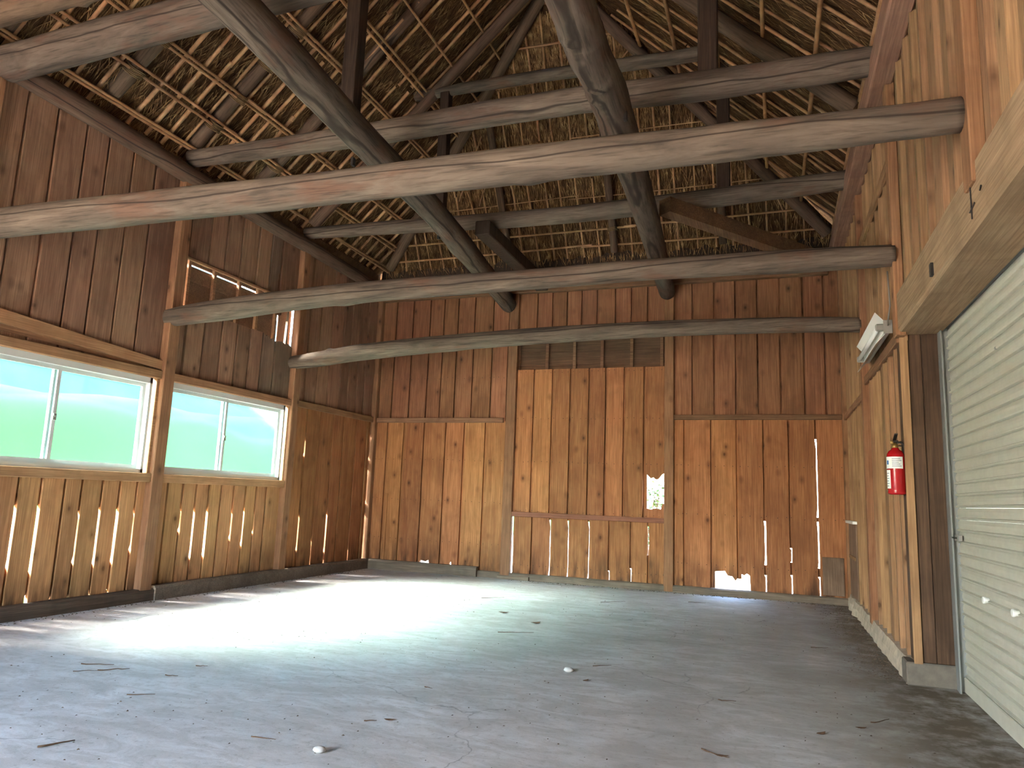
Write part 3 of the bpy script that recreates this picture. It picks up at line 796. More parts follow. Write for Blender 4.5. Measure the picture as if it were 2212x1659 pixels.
log('upper_pole', [(-5.62, 7.45, 4.385, .075), (-4.28, 7.45, 4.345, .085), (-2.54, 7.45, 4.285, .095), (-1.02, 7.45, 4.295, .10), (.2, 7.45, 4.335, .10), (.80, 7.45, 4.36, .095)], M['log'],
    'upper roof pole nearest the back, ending beside the thatch corner', group=UB, seed=5)
log('upper_pole', [(-5.62, 5.45, 4.455, .088), (-3.8, 5.45, 4.425, .10), (-2.55, 5.45, 4.44, .11), (-1.52, 5.45, 4.44, .112), (-.75, 5.45, 4.41, .115), (.17, 5.45, 4.39, .115), (.82, 5.45, 4.385, .105)], M['log'],
    'middle upper roof pole between two dark roof posts', group=UB, seed=6)
log('upper_pole', [(-5.50, 3.45, 4.257, .130), (-4.46, 3.45, 4.285, .128), (-3.37, 3.45, 4.305, .122), (-1.5, 3.45, 4.33, .115), (.82, 3.45, 4.35, .11)], M['log'],
    'thick upper roof pole crossing the top left corner', group=UB, seed=7)
log('upper_pole', [(-5.66, 3.05, 4.33, .105), (-4.5, 3.05, 4.34, .10), (-3, 3.05, 4.35, .095), (.8, 3.05, 4.35, .09)], M['log_dark'],
    'short view of a pole in the extreme top left corner', group=UB, seed=8)
log('upper_pole', [(-4.15, 7.45, 6.06, .062), (-2.6, 7.45, 6.055, .07), (-1.02, 7.45, 6.0, .078), (-.35, 7.45, 6.0, .08)], M['log'],
    'high cross pole between the two rear roof posts', group=UB, seed=9)
LB = 'long logs running to the back wall'
l1 = log('long_log', [(-3.545, 9.48, 3.86, .115), (-3.40, 8.33, 3.885, .125), (-3.15, 6.18, 3.90, .128), (-3.06, 4.72, 3.91, .130), (-2.985, 3.75, 3.92, .132), (-2.95, 3.0, 3.93, .132), (-2.9, 1.2, 3.95, .13)], M['log'],
         'left of two long logs running under the poles to the back wall', group=LB, seed=10, knots=5)
l2 = log('long_log', [(-1.275, 9.48, 3.905, .105), (-1.13, 6.95, 3.90, .12), (-1.05, 5.2, 3.90, .135), (-1.03, 4.5, 3.91, .135), (-1.045, 3.98, 3.91, .135), (-1.03, 3.5, 3.92, .135), (-1.0, 1.2, 3.95, .13)], M['log'],
         'right of two long logs running under the poles to the back wall', group=LB, seed=11, knots=6)
for L_, spots in ((l1, [(-3.27, 6.55, 3.93), (-3.19, 4.75, 3.9)]), (l2, [(-0.93, 4.7, 3.93)])):
    for p in spots:
        o = MB().box(p[0] - 0.012, p[0] + 0.012, p[1] - 0.02, p[1] + 0.02, p[2] - 0.16, p[2] - 0.09, 0.003).obj('iron_cramp', M['black'])
        o.parent = L_; o.matrix_parent_inverse = L_.matrix_world.inverted()
# wall plates
log('wall_plate', [(-5.60, 9.45, 4.17, .085), (-5.60, 7.3, 4.215, .088), (-5.61, 5.4, 4.265, .092), (-5.62, 3.6, 4.32, .095), (-5.62, YF, 4.34, .095)], M['log_dark'], 'wall plate log on top of the left plank wall', seed=12)
o = MB().box(XR - 0.14, XR + 0.01, YF, D - 0.04, 4.16, 4.36, 0.012).obj('wall_plate', M['plate_y'])
tag(o, 'squared reddish wall plate timber along the top of the right wall', 'beam')
o = MB().box(XL + 0.02, XR - 0.15, D - 0.09, D + 0.02, 4.02, 4.19, 0.008).obj('wall_plate', M['rail_x'])
tag(o, 'reddish board plate along the top of the back wall', 'beam')
o = MB().box(-3.12, -2.94, 7.15, 9.44, 4.02, 4.19, 0.01).obj('short_tie', M['dark_post'])
tag(o, 'short dark squared timber beside the left long log at the back', 'beam')
# corner brace at the right back corner
A = Vector((-0.97, 6.98, 4.08)); B = Vector((0.70, 9.2, 4.08)); d = (B - A).normalized(); s = d.cross(Vector((0, 0, 1))) * 0.075
v = [p + s * a + Vector((0, 0, b)) for p in (A, B) for a in (-1, 1) for b in (-0.09, 0.07)]
o = MB().add(v, [(0, 1, 3, 2), (4, 6, 7, 5), (0, 4, 5, 1), (2, 3, 7, 6), (0, 2, 6, 4), (1, 5, 7, 3)]).obj('corner_brace', wood('brace_wood', (0.30, 0.17, 0.09), (0.14, 0.075, 0.045), axis='Y', knots=False))
tag(o, 'diagonal corner brace at the right end of the back wall', 'beam')
# queen posts
RP = 'dark squared roof posts'
for x, y, z0, z1, lab, w in [(-3.74, 5.45, 4.50, 6.28, 'dark squared roof post upper left of the long log', .075), (-0.42, 5.45, 4.48, 6.9, 'dark squared roof post upper right, standing on the middle pole', .075),
                             (-3.72, 7.45, 4.40, 6.03, 'thin dark roof post at the rear left, reaching the high cross pole', .06), (-0.42, 7.45, 4.36, 6.9, 'rear roof post seen behind the middle pole on the right', .065)]:
    o = MB().box(x - w, x + w, y - w, y + w, z0, z1, 0.008).obj('roof_post', M['dark_post']); tag(o, lab, 'post', RP)

# ------------------------------------------------------------------ thatched roof
T, MH, Z0, OV = 0.95, 0.6, 4.50, 0.10       # side pitch, plan ratio at the hips, height at the eave, eave offset
TBk = T / MH
XM = (XL + XR) / 2; KMAX = (XR - XL) / 2 + OV
YE = D + OV
def SL(k, y, h=0.0):                         # left slope; h = distance into the room from the thatch
    n = 1 / math.hypot(1, T); return Vector((XL - OV + k + h * T * n, y, Z0 + T * k - h * n))
def SR(k, y, h=0.0):
    n = 1 / math.hypot(1, T); return Vector((XR + OV - k - h * T * n, y, Z0 + T * k - h * n))
def SB(x, d, h=0.0):
    n = 1 / math.hypot(1, TBk); return Vector((x, YE - d - h * TBk * n, Z0 + TBk * d - h * n))


V = []; F = []; UV = []
def clump(a, b, s): return 0.035 * NS(a * 5, b * 2.2, s) + 0.022 * NS(a * 13, b * 5, s + 3) + 0.010 * NS(a * 30, b * 9, s + 7)
def grid(fn, rows, cols, flip):
    base = len(V)
    for i in range(rows + 1):
        for j_ in range(cols + 1):
            p, uv = fn(i / rows, j_ / cols); V.append(p); UV.append(uv)
    for i in range(rows):
        for j_ in range(cols):
            q = (base + i * (cols + 1) + j_, base + i * (cols + 1) + j_ + 1, base + (i + 1) * (cols + 1) + j_ + 1, base + (i + 1) * (cols + 1) + j_)
            F.append(q[::-1] if flip else q)
KB = -0.55                                    # eaves run out past the walls
def f_left(a, b):
    k = KB + (KMAX - KB) * a; y1 = YE - MH * k + 0.16; y = YF - 0.5 + (y1 - YF + 0.5) * b
    return SL(k, y, clump(y, k, 1) - 0.03), (y, k * 1.38, 0)
def f_right(a, b):
    k = KB + (KMAX - KB) * a; y1 = YE - MH * k + 0.16; y = YF - 0.5 + (y1 - YF + 0.5) * b
    return SR(k, y, clump(y, k, 5) - 0.03), (y + 40, k * 1.38, 0)
def f_back(a, b):
    k = KB + (KMAX - KB) * a; x0 = XL - OV + k; x1 = XR + OV - k
    x = x0 + (x1 - x0) * b
    return SB(x, MH * k, clump(x, k * 1.2, 9) - 0.03), (x + 80, k * 1.12, 0)
grid(f_left, 84, 200, False); grid(f_right, 60, 150, True); grid(f_back, 90, 130, False)
# outer skin
def off(fn, h, du):
    def g(a, b):
        p, uv = fn(a, b); return p + Vector((0, 0, h)), uv
    return g
grid(off(f_left, 0.45, 0), 6, 10, True); grid(off(f_right, 0.45, 0), 6, 10, False); grid(off(f_back, 0.6, 0), 6, 8, True)
ceiling = mobj('ceiling', V, F, M['thatch'], None, (XM, 3.5, 4.0), smooth=True)
at = ceiling.data.attributes.new('straw_uv', 'FLOAT_VECTOR', 'POINT')
at.data.foreach_set('vector', [c for u in UV for c in u])
tag(ceiling, 'steep thatched roof seen from inside, with bamboo lattice', None, None, 'structure')
CO = Vector((XM, 3.5, 4.0))

# loose straw on the underside (cannot be counted)
sv = []; sf = []
def blade(p, d, L, w, side):
    a = p; m = p + d * (L * 0.5) + Vector((0, 0, rng.uniform(-0.01, 0.01))); b = p + d * L + Vector((0, 0, -rng.uniform(0, 0.02)))
    k = len(sv); sv.extend([a - side * w, a + side * w, m - side * w, m + side * w, b]); sf.extend([(k, k + 1, k + 3, k + 2), (k + 2, k + 3, k + 4)])
for _ in range(9000):
    k = rng.uniform(0.0, 3.0) ** 1.0; y = rng.uniform(3.0, YE - MH * k)
    d = (SL(k - 1, y + rng.gauss(0, 0.45)) - SL(k, y)).normalized(); p = SL(k, y, rng.uniform(0.0, 0.035))
    blade(p, (d + Vector((0.12, 0, -0.08)) * rng.random()).normalized(), rng.uniform(0.08, 0.26), rng.uniform(0.0022, 0.0045), Vector((rng.uniform(-.3, .3), 1, 0)).normalized())
for _ in range(9000):
    k = rng.uniform(0.0, 2.9); x = rng.uniform(XL - OV + k, XR + OV - k); dd = MH * k
    d = (SB(x + rng.gauss(0, 0.3), dd - 0.6) - SB(x, dd)).normalized(); p = SB(x, dd, rng.uniform(0.0, 0.03))
    blade(p, (d + Vector((0, -0.1, -0.08)) * rng.random()).normalized(), rng.uniform(0.08, 0.24), rng.uniform(0.0022, 0.0045), Vector((1, rng.uniform(-.3, .3), 0)).normalized())
for _ in range(4500):
    k = rng.uniform(0.0, 2.6); y = rng.uniform(2.6, YE - MH * k)
    d = (SR(k - 1, y + rng.gauss(0, 0.45)) - SR(k, y)).normalized(); p = SR(k, y, rng.uniform(0.0, 0.035))
    blade(p, (d + Vector((-0.12, 0, -0.08)) * rng.random()).normalized(), rng.uniform(0.08, 0.26), rng.uniform(0.0022, 0.0045), Vector((rng.uniform(-.3, .3), 1, 0)).normalized())
for _ in range(1400):                          # fringe hanging at the rear eave and the left hip
    if rng.random() < 0.55:
        y = rng.uniform(6.6, 9.3); p = SL(rng.uniform(0.15, 0.45), y, rng.uniform(0, 0.06))
    else:
        k = rng.uniform(0.2, 1.0); p = SB(XL - OV + k + rng.uniform(0, 0.8), MH * rng.uniform(0.1, 0.5), rng.uniform(0, 0.06))
    blade(p, Vector((rng.gauss(0.1, 0.3), rng.gauss(-0.1, 0.3), -1)).normalized(), rng.uniform(0.08, 0.28), 0.0022, Vector((0, 1, 0)))
tag(mobj('thatch_straw', [tuple(p) for p in sv], sf, M['straw'], ceiling, tuple(CO)), None, None, None, 'stuff')


def bamboo(pts, r, parent=ceiling):
    """bamboo pole with swollen joints between two points"""
    A, B = Vector(pts[0]), Vector(pts[1]); L = (B - A).length
    if L < 0.12: return
    n = max(1, int(L / rng.uniform(0.24, 0.34))); P_ = []; Rr = []
    sg = Vector((rng.uniform(-1, 1), rng.uniform(-1, 1), rng.uniform(-1, 1))) * 0.006 * L
    at_ = lambda t: A.lerp(B, t) + sg * math.sin(math.pi * t)
    for i in range(n + 1):
        t = i / n; e = min(0.012 / L, 0.4 / n)
        for tt, q in ((t - e, 1.0), (t, 1.17), (t + e, 1.0)):
            if 0 <= tt <= 1: P_.append(at_(tt)); Rr.append(r * q)
    if len(P_) > 1: MB().tube(P_, Rr, 7).obj('bamboo_pole', M['bamboo'], parent)


# left slope lattice
ys = []; y = 2.9
while y < 9.45: ys.append(y); y += rng.uniform(0.17, 0.235)
for y in ys:
    km = min(KMAX - 0.15, (YE - y) / MH - 0.06)
    if km > 0.25:
        k0 = 0.02
        while k0 < km - 0.2:                       # poles come in shorter lengths, some missing
            k1 = min(km, k0 + rng.uniform(0.7, 1.9))
            if rng.random() < 0.93: bamboo((SL(k0, y + rng.gauss(0, .012), 0.045), SL(k1, y + rng.gauss(0, .02), 0.045)), rng.uniform(0.016, 0.022))
            k0 = k1 + rng.uniform(-0.05, 0.06)
for k in (0.10, 0.36, 0.64, 0.96, 1.3, 1.68, 2.05, 2.45):
    ye = YE - MH * k - 0.05
    for dk in ((0.0, 0.035) if k < 1.9 else (0.0,)):
        bamboo((SL(k + dk, 2.6, 0.10), SL(k + dk + rng.gauss(0, .01), 5.6 + rng.uniform(-.3, .3), 0.10)), 0.0155)
        bamboo((SL(k + dk, 5.5, 0.105), SL(k + dk + rng.gauss(0, .01), ye, 0.105)), 0.0155)
# back slope lattice
x = XL + 0.15
while x < XR - 0.1:
    km = min(x - XL + OV, XR + OV - x) - 0.05
    if km > 0.25:
        k0 = 0.05
        while k0 < km - 0.15:
            k1 = min(km, k0 + rng.uniform(0.9, 2.2))
            if rng.random() < 0.95: bamboo((SB(x + rng.gauss(0, .01), MH * k0, 0.05), SB(x + rng.gauss(0, .025), MH * k1, 0.05)), rng.uniform(0.012, 0.017))
            k0 = k1 + rng.uniform(-0.06, 0.04)
    x += rng.uniform(0.185, 0.25)
for z in (4.68, 4.88, 5.25, 5.62, 5.92, 6.21, 6.55, 6.93, 7.32):
    d = (z - Z0) / TBk; k = d / MH
    a, b = XL - OV + k + 0.06, XR + OV - k - 0.06; m = a + (b - a) * rng.uniform(0.4, 0.6)
    r = 0.0145 if z in (4.88, 6.21, 6.93, 7.32, 4.68) else 0.007
    bamboo((SB(a, d, 0.082), SB(m + 0.15, d + rng.gauss(0, .01), 0.082)), r); bamboo((SB(m, d, 0.084), SB(b, d + rng.gauss(0, .012), 0.084)), r)
# right slope lattice
y = 3.0
while y < 9.3:
    km = min(2.7, (YE - y) / MH - 0.06)
    if km > 0.3:
        k0 = 0.02
        while k0 < km - 0.2:
            k1 = min(km, k0 + rng.uniform(0.8, 1.9))
            if rng.random() < 0.9: bamboo((SR(k0, y + rng.gauss(0, .012), 0.045), SR(k1, y + rng.gauss(0, .02), 0.045)), rng.uniform(0.012, 0.017))
            k0 = k1 + rng.uniform(-0.05, 0.06)
    y += rng.uniform(0.2, 0.27)
for k in (0.12, 0.5, 0.92, 1.38, 1.85, 2.3):
    bamboo((SR(k, 2.6, 0.09), SR(k + rng.gauss(0, .02), YE - MH * k - 0.05, 0.09)), rng.uniform(0.018, 0.024))
# stray crossing canes
for a, b in [((-4.2, .55), (-3.7, 1.0)), ((-3.5, .9), (-3.9, .5)), ((-3.4, 1.3), (-3.1, 1.65)), ((-1.7, 1.35), (-1.2, 1.6)), ((-.6, 1.0), (-.3, .65)), ((0.0, .5), (.2, .25)), ((-3.95, .3), (-4.05, .62))]:
    bamboo((SB(a[0], a[1], 0.1), SB(b[0], b[1], 0.1)), 0.010)
# rafters under the lattice
for i, y in enumerate((2.45, 3.45, 4.45, 5.45, 6.45, 7.45)):
    hh = 0.17 if y > 7 else 0.025; p = [SL(0.12, y, hh), SL(1.2, y, hh), SL(KMAX - 0.1, y, hh)]
    log('rafter', [(*q, r) for q, r in zip(p, (.075, .07, .065))], M['log_dark'], seed=20 + i, parent=None, sides=10, step=0.2).parent = ceiling
    bpy.data.objects  # keep order
    if y in (4.45, 6.45):
        hh = 0.16 if y == 6.45 else 0.0; y -= 0.12; p = [SR(0.12, y, hh), SR(1.2, y, hh), SR(KMAX - 0.1, y, hh)]
        log('rafter', [(*q, r) for q, r in zip(p, (.08, .075, .07))], M['log_dark'], seed=30 + i, sides=10, step=0.2).parent = ceiling
for x, k1 in ((-2.0, 2.9), (-3.55, 2.0), (-0.55, 1.4)):
    p = [SB(x, MH * 0.1, 0.13), SB(x, MH * k1 * 0.5, 0.13), SB(x, MH * k1, 0.13)]
    log('rafter', [(*q, .052) for q in p], M['log_dark'], seed=40 + int(x * 3), sides=10, step=0.2).parent = ceiling
for sgn, fn in ((1, SL), (-1, SR)):            # hip rafters
    p = []
    for k in (0.15, 1.5, 3.1):
        q = fn(k, YE - MH * k, 0.14); q.y -= 0.10; p.append((*q, .075))
    log('hip_rafter', p, M['log_dark'], seed=50 + sgn, sides=10, step=0.2).parent = ceiling
for o in list(ceiling.children):
    if o.name.startswith(('rafter', 'hip_rafter')):
        o.matrix_parent_inverse = Matrix.Translation(-CO)
# rope lashings where canes cross the rafters
def lashing(c, axis, r, n=5):
    mb = MB(); axis = axis.normalized(); a = axis.orthogonal().normalized(); b = axis.cross(a)
    for i in range(n):
        cc = c + axis * (i - n / 2) * 0.014
        mb.tube([cc + (a * math.cos(t * 0.5236) + b * math.sin(t * 0.5236)) * (r + rng.uniform(0, .004)) + axis * 0.006 * math.sin(t) for t in range(13)], 0.006, 5, cap=False)
    mb.obj('rope_lashing', M['rope'], ceiling)
for y in (4.45, 5.45, 6.45, 7.45):
    for k in (0.36, 0.64, 0.96, 1.3):
        lashing(SL(k, y, 0.05), SL(1, y) - SL(0, y), 0.085, 6)
for z in (4.88, 6.21):
    lashing(SB(-2.0, (z - Z0) / TBk, 0.13), SB(0, 1) - SB(0, 0), 0.062, 4)
for y, k in ((6.33, .5), (5.33, .92)):
    lashing(SR(k, y, 0.08), SR(1, y) - SR(0, y), 0.095, 5)
# eave boards closing the gap between plates and thatch
MB().box(XL - 0.17, XL - 0.13, YF, D + 0.1, 4.22, 4.70).obj('eave_board', M['plank_grey'], ceiling)
MB().box(XR + 0.05, XR + 0.09, YF, D + 0.1, 4.15, 4.74).obj('eave_board', M['plank_grey'], ceiling)
MB().box(XL - 0.13, XL - 0.055, YF, D + 0.1, 4.24, 4.26).obj('soffit_board', M['plank_grey'], ceiling)
MB().box(XR + 0.0, XR + 0.05, YF, D + 0.1, 4.30, 4.33).obj('soffit_board', M['plank_grey'], ceiling)
MB().box(XL - 0.1, XR + 0.1, D + 0.02, D + 0.10, 4.05, 4.07).obj('soffit_board', M['dark_post'], ceiling)
MB().box(XL - 0.1, XR + 0.1, D + 0.10, D + 0.14, 4.0, 4.60).obj('eave_board', M['dark_post'], ceiling)

# ------------------------------------------------------------------ fluorescent lamp on the right wall
lamp = tag(empty('wall_lamp', (XR - 0.05, 6.3, 2.36)), 'unlit white fluorescent tube lamp on the right wall above the extinguisher', 'lamp')
y0, y1, zc = 5.70, 6.95, 2.43
MB().box(XR - 0.075, XR - 0.03, y0, y1, zc - 0.035, zc + 0.035, 0.004).obj('housing', M['white'], lamp)
mb = MB()
for q in (-1, 1):                                # reflector wings flaring into the room
    v = [(xx + dx, y, zc + q * zz) for dx in (0.0, 0.004) for xx, zz in ((XR - 0.055, 0.028), (XR - 0.13, 0.115)) for y in (y0 + .02, y1 - .02)]
    mb.add(v, [(0, 1, 3, 2), (4, 6, 7, 5), (0, 4, 5, 1), (2, 3, 7, 6), (0, 2, 6, 4), (1, 5, 7, 3)])
mb.obj('reflector', M['white'], lamp)
MB().lathe([(0.010, 0.03), (0.017, 0.033), (0.017, y1 - y0 - 0.033), (0.010, y1 - y0 - 0.03)], (XR - 0.112, y0, zc), 14, 'Y').obj('tube', M['tube'], lamp)
for ye in (y0, y1 - 0.03):
    MB().box(XR - 0.13, XR - 0.03, ye, ye + 0.03, zc - 0.026, zc + 0.026, 0.008).obj('lamp_holder', M['plastic'], lamp)
MB().box(XR - 0.08, XR - 0.02, y0 - 0.012, y0, zc - 0.05, zc + 0.05, 0.003).obj('end_cap', M['plastic'], lamp)
c = MB().tube([(XR - 0.05, 5.69, 2.44), (XR - 0.06, 5.60, 2.46), (XR - 0.05, 5.56, 2.55), (XR - 0.055, 5.55, 2.68), (XR - 0.06, 5.54, 2.8)], 0.006, 6).obj('power_cable', M['cable'])
tag(c, 'thin grey cable rising from the wall lamp', 'cable')

# ------------------------------------------------------------------ fire extinguisher
EX, EY = 0.803, 5.535
ext = tag(empty('fire_extinguisher', (EX, EY, 1.22)), 'red fire extinguisher with white label hanging on the right wall', 'fire extinguisher')
MB().lathe([(0.045, 0), (0.055, 0.006), (0.056, 0.018), (0.053, 0.026), (0.056, 0.034), (0.056, 0.255), (0.053, 0.275), (0.042, 0.295), (0.026, 0.306), (0.02, 0.32)], (EX, EY, 1.22), 28).obj('body', M['red'], ext)


def wrap(z0, z1, a0, a1, r, n=10):
    v = [(EX + r * math.cos(a0 + (a1 - a0) * i / n), EY + r * math.sin(a0 + (a1 - a0) * i / n), z) for i in range(n + 1) for z in (z0, z1)]
    return MB().add(v, [(2 * i, 2 * i + 2, 2 * i + 3, 2 * i + 1) for i in range(n)], True)


pi = math.pi                                     # camera side faces -Y; the windows are at -X
lb = wrap(1.395, 1.475, pi * 0.95, pi * 1.72, 0.0567).obj('label', M['sticker'], ext)
lb2 = wrap(1.26, 1.385, pi * 0.95, pi * 1.24, 0.0567).obj('label', M['sticker'], ext)
for k in range(5):
    wrap(1.41 + k * 0.0125, 1.4135 + k * 0.0125, pi * 1.32, pi * (1.66 - 0.05 * (k % 3)), 0.0571).obj('text_line', M['ink'], lb)
wrap(1.422, 1.45, pi * 1.08, pi * 1.18, 0.0571, 4).obj('emblem', M['inkb'], lb)
for k in range(6):
    wrap(1.275 + k * 0.017, 1.279 + k * 0.017, pi * 1.02, pi * (1.16 + 0.03 * (k % 2)), 0.0571, 4).obj('text_line', M['ink'], lb2)
MB().lathe([(0.021, 0.0), (0.021, 0.02), (0.016, 0.024), (0.016, 0.04)], (EX, EY, 1.535), 14).obj('valve', M['brass'], ext)
hdl = MB().box(EX - 0.012, EX + 0.012, EY - 0.075, EY + 0.03, 1.572, 1.584, 0.003).obj('handle', M['black'], ext)
lv = MB(); A = [(EX - 0.010, EY + 0.02, 1.588), (EX + 0.010, EY + 0.02, 1.588), (EX + 0.010, EY - 0.07, 1.625), (EX - 0.010, EY - 0.07, 1.625)]
lv.add(A + [(p[0], p[1], p[2] + 0.007) for p in A], [(0, 1, 2, 3)[::-1], (4, 5, 6, 7), (0, 1, 5, 4), (1, 2, 6, 5), (2, 3, 7, 6), (3, 0, 4, 7)]).obj('lever', M['black'], ext)
MB().lathe([(0.012, -0.01), (0.014, 0.0), (0.012, 0.01)], (EX - 0.02, EY, 1.575), 12, 'X').obj('pressure_gauge', M['brass'], ext)
MB().tube([(EX, EY, 1.57), (EX + 0.03, EY - 0.03, 1.575), (EX + 0.058, EY - 0.035, 1.55), (EX + 0.066, EY - 0.03, 1.48), (EX + 0.066, EY - 0.03, 1.30), (EX + 0.064, EY - 0.03, 1.25)], 0.008, 8).obj('hose', M['black'], ext)
MB().lathe([(0.009, 0.0), (0.012, 0.02), (0.008, 0.05)], (EX + 0.064, EY - 0.03, 1.205), 10).obj('nozzle', M['black'], ext)
MB().box(EX + 0.05, XR, EY - 0.012, EY + 0.012, 1.50, 1.56, 0.002).tube([(EX + 0.055, EY, 1.55), (EX + 0.02, EY, 1.553)], 0.004, 6).obj('wall_hook', M['black'], ext)
# small white wooden strip at the far end of the right wall
o = MB().box(XR - 0.055, XR - 0.002, 8.62, 9.44, 0.955, 0.985, 0.004).obj('ledge_strip', M['white'])
tag(o, 'small white ledge strip at the far end of the right wall', 'ledge')

# ------------------------------------------------------------------ things lying on the floor
def twig(x, y, L, ang, r=0.005, mat=None, label='', group='twigs scattered on the floor'):
    c, s = math.cos(ang), math.sin(ang); p = []; r *= 0.6
    for i in range(6):
        t = i / 5 - 0.5
        p.append((x + c * L * t + 0.02 * L * NS(x * 9, i), y + s * L * t + 0.12 * L * NS(y * 7, i * 0.6), r * 1.1 + 0.008 * abs(NS(x, i))))
    o = MB().tube(p, [r * (1 - 0.12 * i) for i in range(6)], 6).obj('twig', mat or M['twig'])
    return tag(o, label, 'twig', group)


def dead_leaf(x, y, s, ang, label, group='dry leaves scattered on the floor'):
    ol = [(-1, 0), (-.6, .32), (-.1, .45), (.45, .33), (1, 0), (.45, -.33), (-.1, -.45), (-.6, -.32)]
    c, q = math.cos(ang), math.sin(ang); v = []
    for layer in (0.0, 0.0015):
        for a, b in ol: v.append((x + s * (a * c - b * q), y + s * (a * q + b * c), 0.003 + layer + s * (0.35 * b * b + 0.18 * a * a)))
        v.append((x, y, 0.003 + layer))
    f = [(8, i, (i + 1) % 8) for i in range(8)][::-1]
    f = [(8, (i + 1) % 8, i) for i in range(8)] + [(17, 9 + i, 9 + (i + 1) % 8) for i in range(8)] + [(i, (i + 1) % 8, 9 + (i + 1) % 8, 9 + i) for i in range(8)]
    return tag(mobj('dry_leaf', v, f, M['leaf_dry']), label, 'leaf', group)


def pebble(x, y, s, label):
    v = []; f = []; n = 7
    for i, (rr, h) in enumerate([(0.6, 0.0), (1.0, 0.35), (0.85, 0.8), (0.35, 1.05)]):
        for k in range(n):
            a = 6.283 * k / n; q = 1 + 0.25 * NS(x * 9 + math.cos(a), y * 9 + math.sin(a), i)
            v.append((x + s * rr * q * math.cos(a), y + s * rr * q * math.sin(a) * 0.8, s * h * 0.8))
    f = [(i * n + k, i * n + (k + 1) % n, (i + 1) * n + (k + 1) % n, (i + 1) * n + k) for i in range(3) for k in range(n)] + [tuple(range(n))[::-1], tuple(3 * n + k for k in range(n))]
    return tag(mobj('pebble', v, f, M['stone'], smooth=True), label, 'stone', 'pebbles on the floor')


twig(-3.89, 3.49, 0.20, 0.45, .006, label='longest thin brown twig on the bright floor at the left')
twig(-3.70, 3.44, 0.17, 0.75, .006, label='brown twig just right of the longest twig at the left')
twig(-3.81, 3.35, 0.13, 0.6, .004, label='thin forked twig below the longest twig at the left')
twig(-2.86, 2.41, 0.14, 1.15, .008, label='short thick stick in the lower left corner of the floor')
for x, y, L, a, lab in [
        (-3.15, 3.12, .14, .6, 'thin twig below the patch of light, lower left floor'), (-3.31, 3.49, .08, .3, 'short dark twig right of the longest twig, lower left floor'),
        (-3.33, 3.75, .07, .5, 'tiny reddish twig at the lower edge of the bright floor patch'), (-1.88, 3.96, .06, -.3, 'small dark hooked twig in the lower middle floor'),
        (-2.15, 2.85, .12, .1, 'dark twig nearest the bottom edge, left of the middle'), (-1.86, 3.28, .06, .5, 'tiny twig among the leaf crumbs at the lower middle'),
        (-2.01, 5.85, .30, .45, 'long thin twig in the very middle of the floor'), (-1.10, 5.02, .14, .7, 'dark twig behind the pale middle pebble'),
        (-1.67, 8.13, .32, .75, 'longest twig near the foot of the back wall'), (-2.91, 7.65, .28, .8, 'thin twig at the far edge of the bright floor patch'),
        (-.82, 8.68, .20, .4, 'twig near the gnawed hole at the foot of the back wall'), (.34, 6.53, .15, .5, 'twig lying near the right curb'),
        (-.26, 4.51, .10, .2, 'short twig on the grey floor at the right, halfway to the shutter'), (-.26, 3.56, .14, -.5, 'slanting twig nearest the bottom edge, right of the middle'),
        (.52, 4.48, .16, .9, 'twig on the floor just in front of the shutter')]:
    twig(x, y, L, a, .005, label=lab)
dead_leaf(-2.45, 6.75, .05, .4, 'curled brown leaf on the far middle floor')
dead_leaf(-2.00, 6.36, .055, 1.0, 'dry leaf a little nearer than the curled brown leaf')
for x, y, s, a, lab in [(-.23, 3.54, .03, .2, 'small dry leaf beside the slanting twig at the lower right'), (.21, 4.10, .035, .9, 'dry leaf on the dirty floor in front of the shutter'),
                        (.41, 4.30, .03, .4, 'dry leaf closest to the shutter'), (-1.10, 4.56, .03, 1.2, 'small dry leaf just right of the pale middle pebble'),
                        (-1.78, 3.33, .03, .3, 'crumbled leaf in the lower middle floor')]:
    dead_leaf(x, y, s, a, lab)
pebble(-1.262, 4.75, .035, 'pale pebble in the middle of the floor')
pebble(-1.834, 2.817, .03, 'pale pebble near the bottom edge of the floor')
# chaff, dirt and crumbs that nobody could count
v = []; f = []
def crumb(x, y, s):
    k = len(v); a = rng.uniform(0, 6.28); c, q = math.cos(a) * s, math.sin(a) * s; e = rng.uniform(0.25, 0.8); h = s * rng.uniform(.3, .7)
    v.extend([(x + c, y + q, 0), (x - q * e, y + c * e, 0), (x - c, y - q, 0), (x + q * e, y - c * e, 0), (x, y, h)])
    f.extend([(k, k + 1, k + 4), (k + 1, k + 2, k + 4), (k + 2, k + 3, k + 4), (k + 3, k, k + 4)])
for _ in range(1500):
    y = 2.2 + 7.1 * rng.random() ** 1.3; x = rng.uniform(-5.4, 0.8)
    if NS(x * 0.9, y * 0.9, 4) + rng.uniform(-.35, .35) > 0.05: crumb(x, y, rng.uniform(.003, .009))
for _ in range(1600):                            # along the right curb
    y = rng.uniform(5.6, 9.4); x = XR - 0.06 - abs(rng.gauss(0, 0.13)); crumb(x, y, rng.uniform(.003, .010))
for _ in range(700):                             # along the left and back base timbers
    if rng.random() < .5: crumb(XL + 0.10 + abs(rng.gauss(0, .07)), rng.uniform(3, 9.3), rng.uniform(.004, .013))
    else: crumb(rng.uniform(-3.4, .7), D - 0.07 - abs(rng.gauss(0, .06)), rng.uniform(.004, .013))
o = mobj('floor_chaff', v, f, M['dirt'], None, (XM, 5, 0)); tag(o, 'dirt crumbs and chaff strewn over the concrete floor', 'debris', None, 'stuff')

